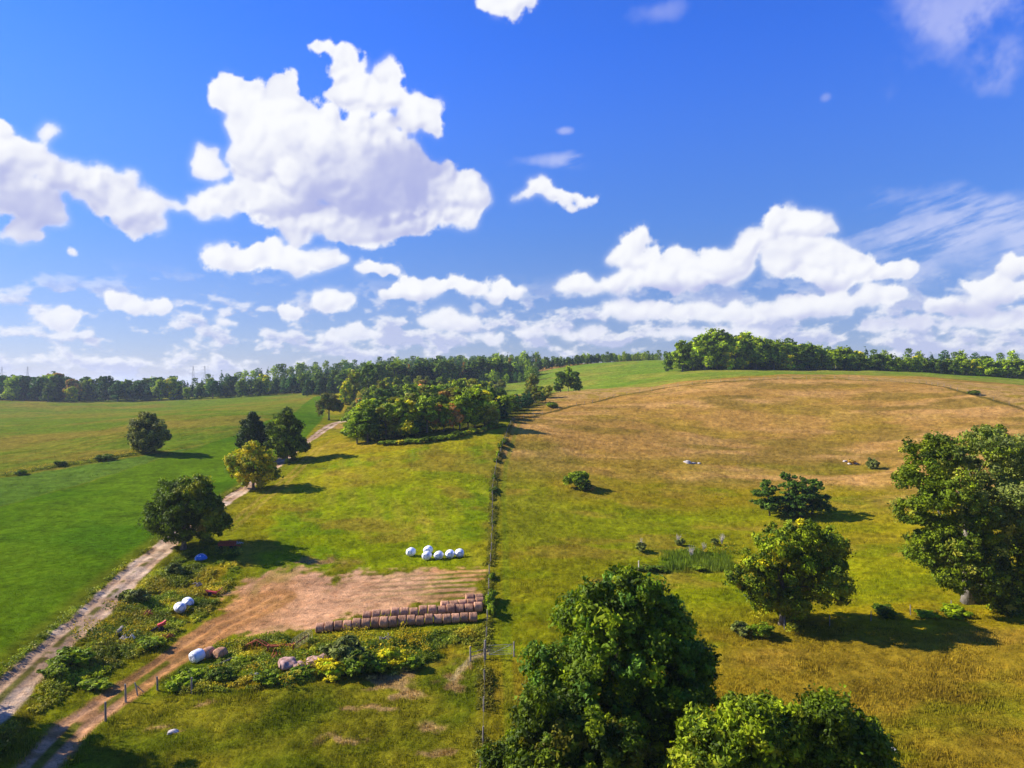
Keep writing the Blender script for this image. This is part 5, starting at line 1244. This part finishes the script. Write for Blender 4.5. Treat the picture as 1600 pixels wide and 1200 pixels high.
# tube gate right of the fence, and short rail gate left of it
GA = np.array(at(762, 1026)); GB_ = np.array(at(803, 1024)); root = empty('farm_gate', (GA[0], GA[1], gz(*GA)), math.atan2(GB_[1]-GA[1], GB_[0]-GA[0])); L = float(np.linalg.norm(GB_-GA))-.25
mb = MB(); mb.tube([(.15, 0, .2), (.15, 0, 1.25), (L, 0, 1.25), (L, 0, .2), (.15, 0, .2)], .025, 6); link('frame', mb.mesh('frame', M_STEEL), root)
for k in range(4):
    mb = MB(); mb.tube([(.18, 0, .4+k*.2), (L-.03, 0, .4+k*.2)], .010, 6); link('rail', mb.mesh('rail', M_STEEL), root)
mb = MB(); mb.tube([(.15, 0, .2), (L, 0, 1.25)], .018, 6); link('brace', mb.mesh('brace', M_STEEL), root)
tag(root, 'tubular metal farm gate right of the long fence line', 'gate')
for (px, py, h, rr, lab) in ((758, 1030, 2.1, .14, 'thick grey gate post where the long fence meets the gate'), (803, 1027, 1.7, .10, 'post at the right end of the metal farm gate'), (735, 1033, 1.6, .10, 'post at the left end of the low rail by the trodden path')):
    X, Y = at(px, py); root = empty('gate_post', (X, Y, gz(X, Y))); post_part(root, X, Y, h, rr); mb = MB(); mb.tube([(0, 0, h-.06), (0, 0, h+.02)], [rr*.95, rr*.5], 8); link('cap', mb.mesh('cap', M_WOOD), root); tag(root, lab, 'gate post')
A_ = at(735, 1033); B_ = at(757, 1028); mb = MB(); L = Vector((B_[0]-A_[0], B_[1]-A_[1], gz(*B_)-gz(*A_)))
for k in (.5, .95): mb.tube([Vector((.1, 0, k)), L*.97+Vector((0, 0, k))], .04, 6)
tag(link('gate_rail', mb.mesh('gate_rail', M_WOOD), None, (A_[0], A_[1], gz(*A_))), 'low wooden rails closing the gap left of the thick gate post', 'rail')

# ---------------------------------------------------------------- transmission towers
def pylon_mesh():
    mb = MB(); H = 46
    lv = [(0, 4.2), (12, 3.0), (24, 1.9), (34, 1.1), (H, .7)]
    r_ = .16
    for sx_ in (-1, 1):
        for sy_ in (-1, 1): mb.tube([(sx_*w, sy_*w, z) for z, w in lv], r_, 4)
    for (z0, w0), (z1, w1) in zip(lv, lv[1:]):
        for k in range(4):
            c = [(-1, -1), (1, -1), (1, 1), (-1, 1)]; a, d = c[k], c[(k+1) % 4]
            mb.tube([(a[0]*w0, a[1]*w0, z0), (d[0]*w1, d[1]*w1, z1)], r_*.6, 3); mb.tube([(d[0]*w0, d[1]*w0, z0), (a[0]*w1, a[1]*w1, z1)], r_*.6, 3); mb.tube([(a[0]*w1, a[1]*w1, z1), (d[0]*w1, d[1]*w1, z1)], r_*.6, 3)
    return mb
def arm_mesh(z, w):
    mb = MB()
    for s in (-1, 1):
        mb.tube([(s*.7, -.7, z), (s*w, 0, z+.4)], .13, 4); mb.tube([(s*.7, .7, z), (s*w, 0, z+.4)], .13, 4); mb.tube([(s*.7, 0, z+2.2), (s*w, 0, z+.4)], .12, 4)
        mb.tube([(s*w*.95, 0, z+.4), (s*w*.95, 0, z-1.6)], .12, 4)
    return mb
pm = pylon_mesh().mesh('body', M_STEEL); ams = [arm_mesh(z, w).mesh('cross_arm', M_STEEL) for z, w in ((32, 7), (38, 8.5), (44, 7))]
PYL = [(302, 1330, 'left tower of the close pair of pylons above the far trees'), (320, 1400, 'right tower of the close pair of pylons above the far trees'), (43, 1700, 'faint pylon above the far trees near the left edge'), (3, 1700, 'faint pylon at the very left edge above the far trees')]
rootp = None
for i, (px, d, lab) in enumerate(PYL):
    X, Y = pd(px, d); z = CAMZ+(600-(572 if i < 2 else 573))/F*d-46
    if i == 0:
        rootp = empty('pylon', (X, Y, z), R(15)); link('body', pm, rootp)
        for a in ams: link('cross_arm', a, rootp)
        o = rootp
    else: o = copy_tree(rootp, (X, Y, z), R(15))
    tag(o, lab, 'pylon', 'pylons above the far trees')

# ---------------------------------------------------------------- air
HAZE = True
if HAZE:
    mh, q = newmat('thin_blue_haze'); pv = q.n('ShaderNodeVolumePrincipled')
    pv.inputs['Color'].default_value = (.72, .84, 1.0, 1); pv.inputs['Density'].default_value = .0001; pv.inputs['Anisotropy'].default_value = .2
    o = q.n('ShaderNodeOutputMaterial'); q.t.links.new(pv.outputs[0], o.inputs['Volume'])
    mb = MB(); mb.box((0, 0, 27), (16400, 16400, 120)); h = link('haze', mb.mesh('haze', mh)); tag(h, 'thin bluish summer haze over the valley', 'haze', kind='stuff')

# ---------------------------------------------------------------- labels that single out repeated woodland trees
LAND = {'far tree line behind the left field': [(70, 'at the left edge'), (180, 'left of the willow'), (285, 'above the willow'), (345, 'under the close pylons'), (420, 'above the lane maples'), (999, 'where the field ends')],
        'trees of the far hill plantation': [(560, 'left of the hill top'), (660, 'left half'), (760, 'right half'), (999, 'at the hay ridge end')],
        'trees of the wood on the right-hand ridge': [(1130, 'at its left end'), (1230, 'left of the high middle'), (1340, 'on the high shoulder'), (1440, 'mid ridge'), (1530, 'right of mid ridge'), (9999, 'at the right picture edge')]}
BASE = {'far tree line behind the left field': 'far tree line', 'trees of the far hill plantation': 'far plantation', 'trees of the wood on the right-hand ridge': 'ridge wood'}
ORD = 'first second third fourth fifth sixth seventh eighth ninth tenth eleventh twelfth thirteenth fourteenth fifteenth sixteenth seventeenth eighteenth nineteenth twentieth'.split()
sets = {}
for o in list(COL.objects):
    if o.parent is None and o.get('category') in ('tree', 'shrub') and o.get('group'):
        px_ = 800+o.location.x/o.location.y*F; gname = o['group']
        if gname in LAND:
            where = next(t for lim, t in LAND[gname] if px_ < lim); o['label'] = o['label'].split(' in the ')[0]+f' of the {BASE[gname]}, {where}'
        sets.setdefault(o['label'], []).append((px_, o))
for lab, lst in sets.items():
    if len(lst) < 2: continue
    lst.sort(key=lambda t: t[0])
    for i, (p_, o) in enumerate(lst):
        if i < 20: o['label'] = f'{ORD[i]} from left, '+lab
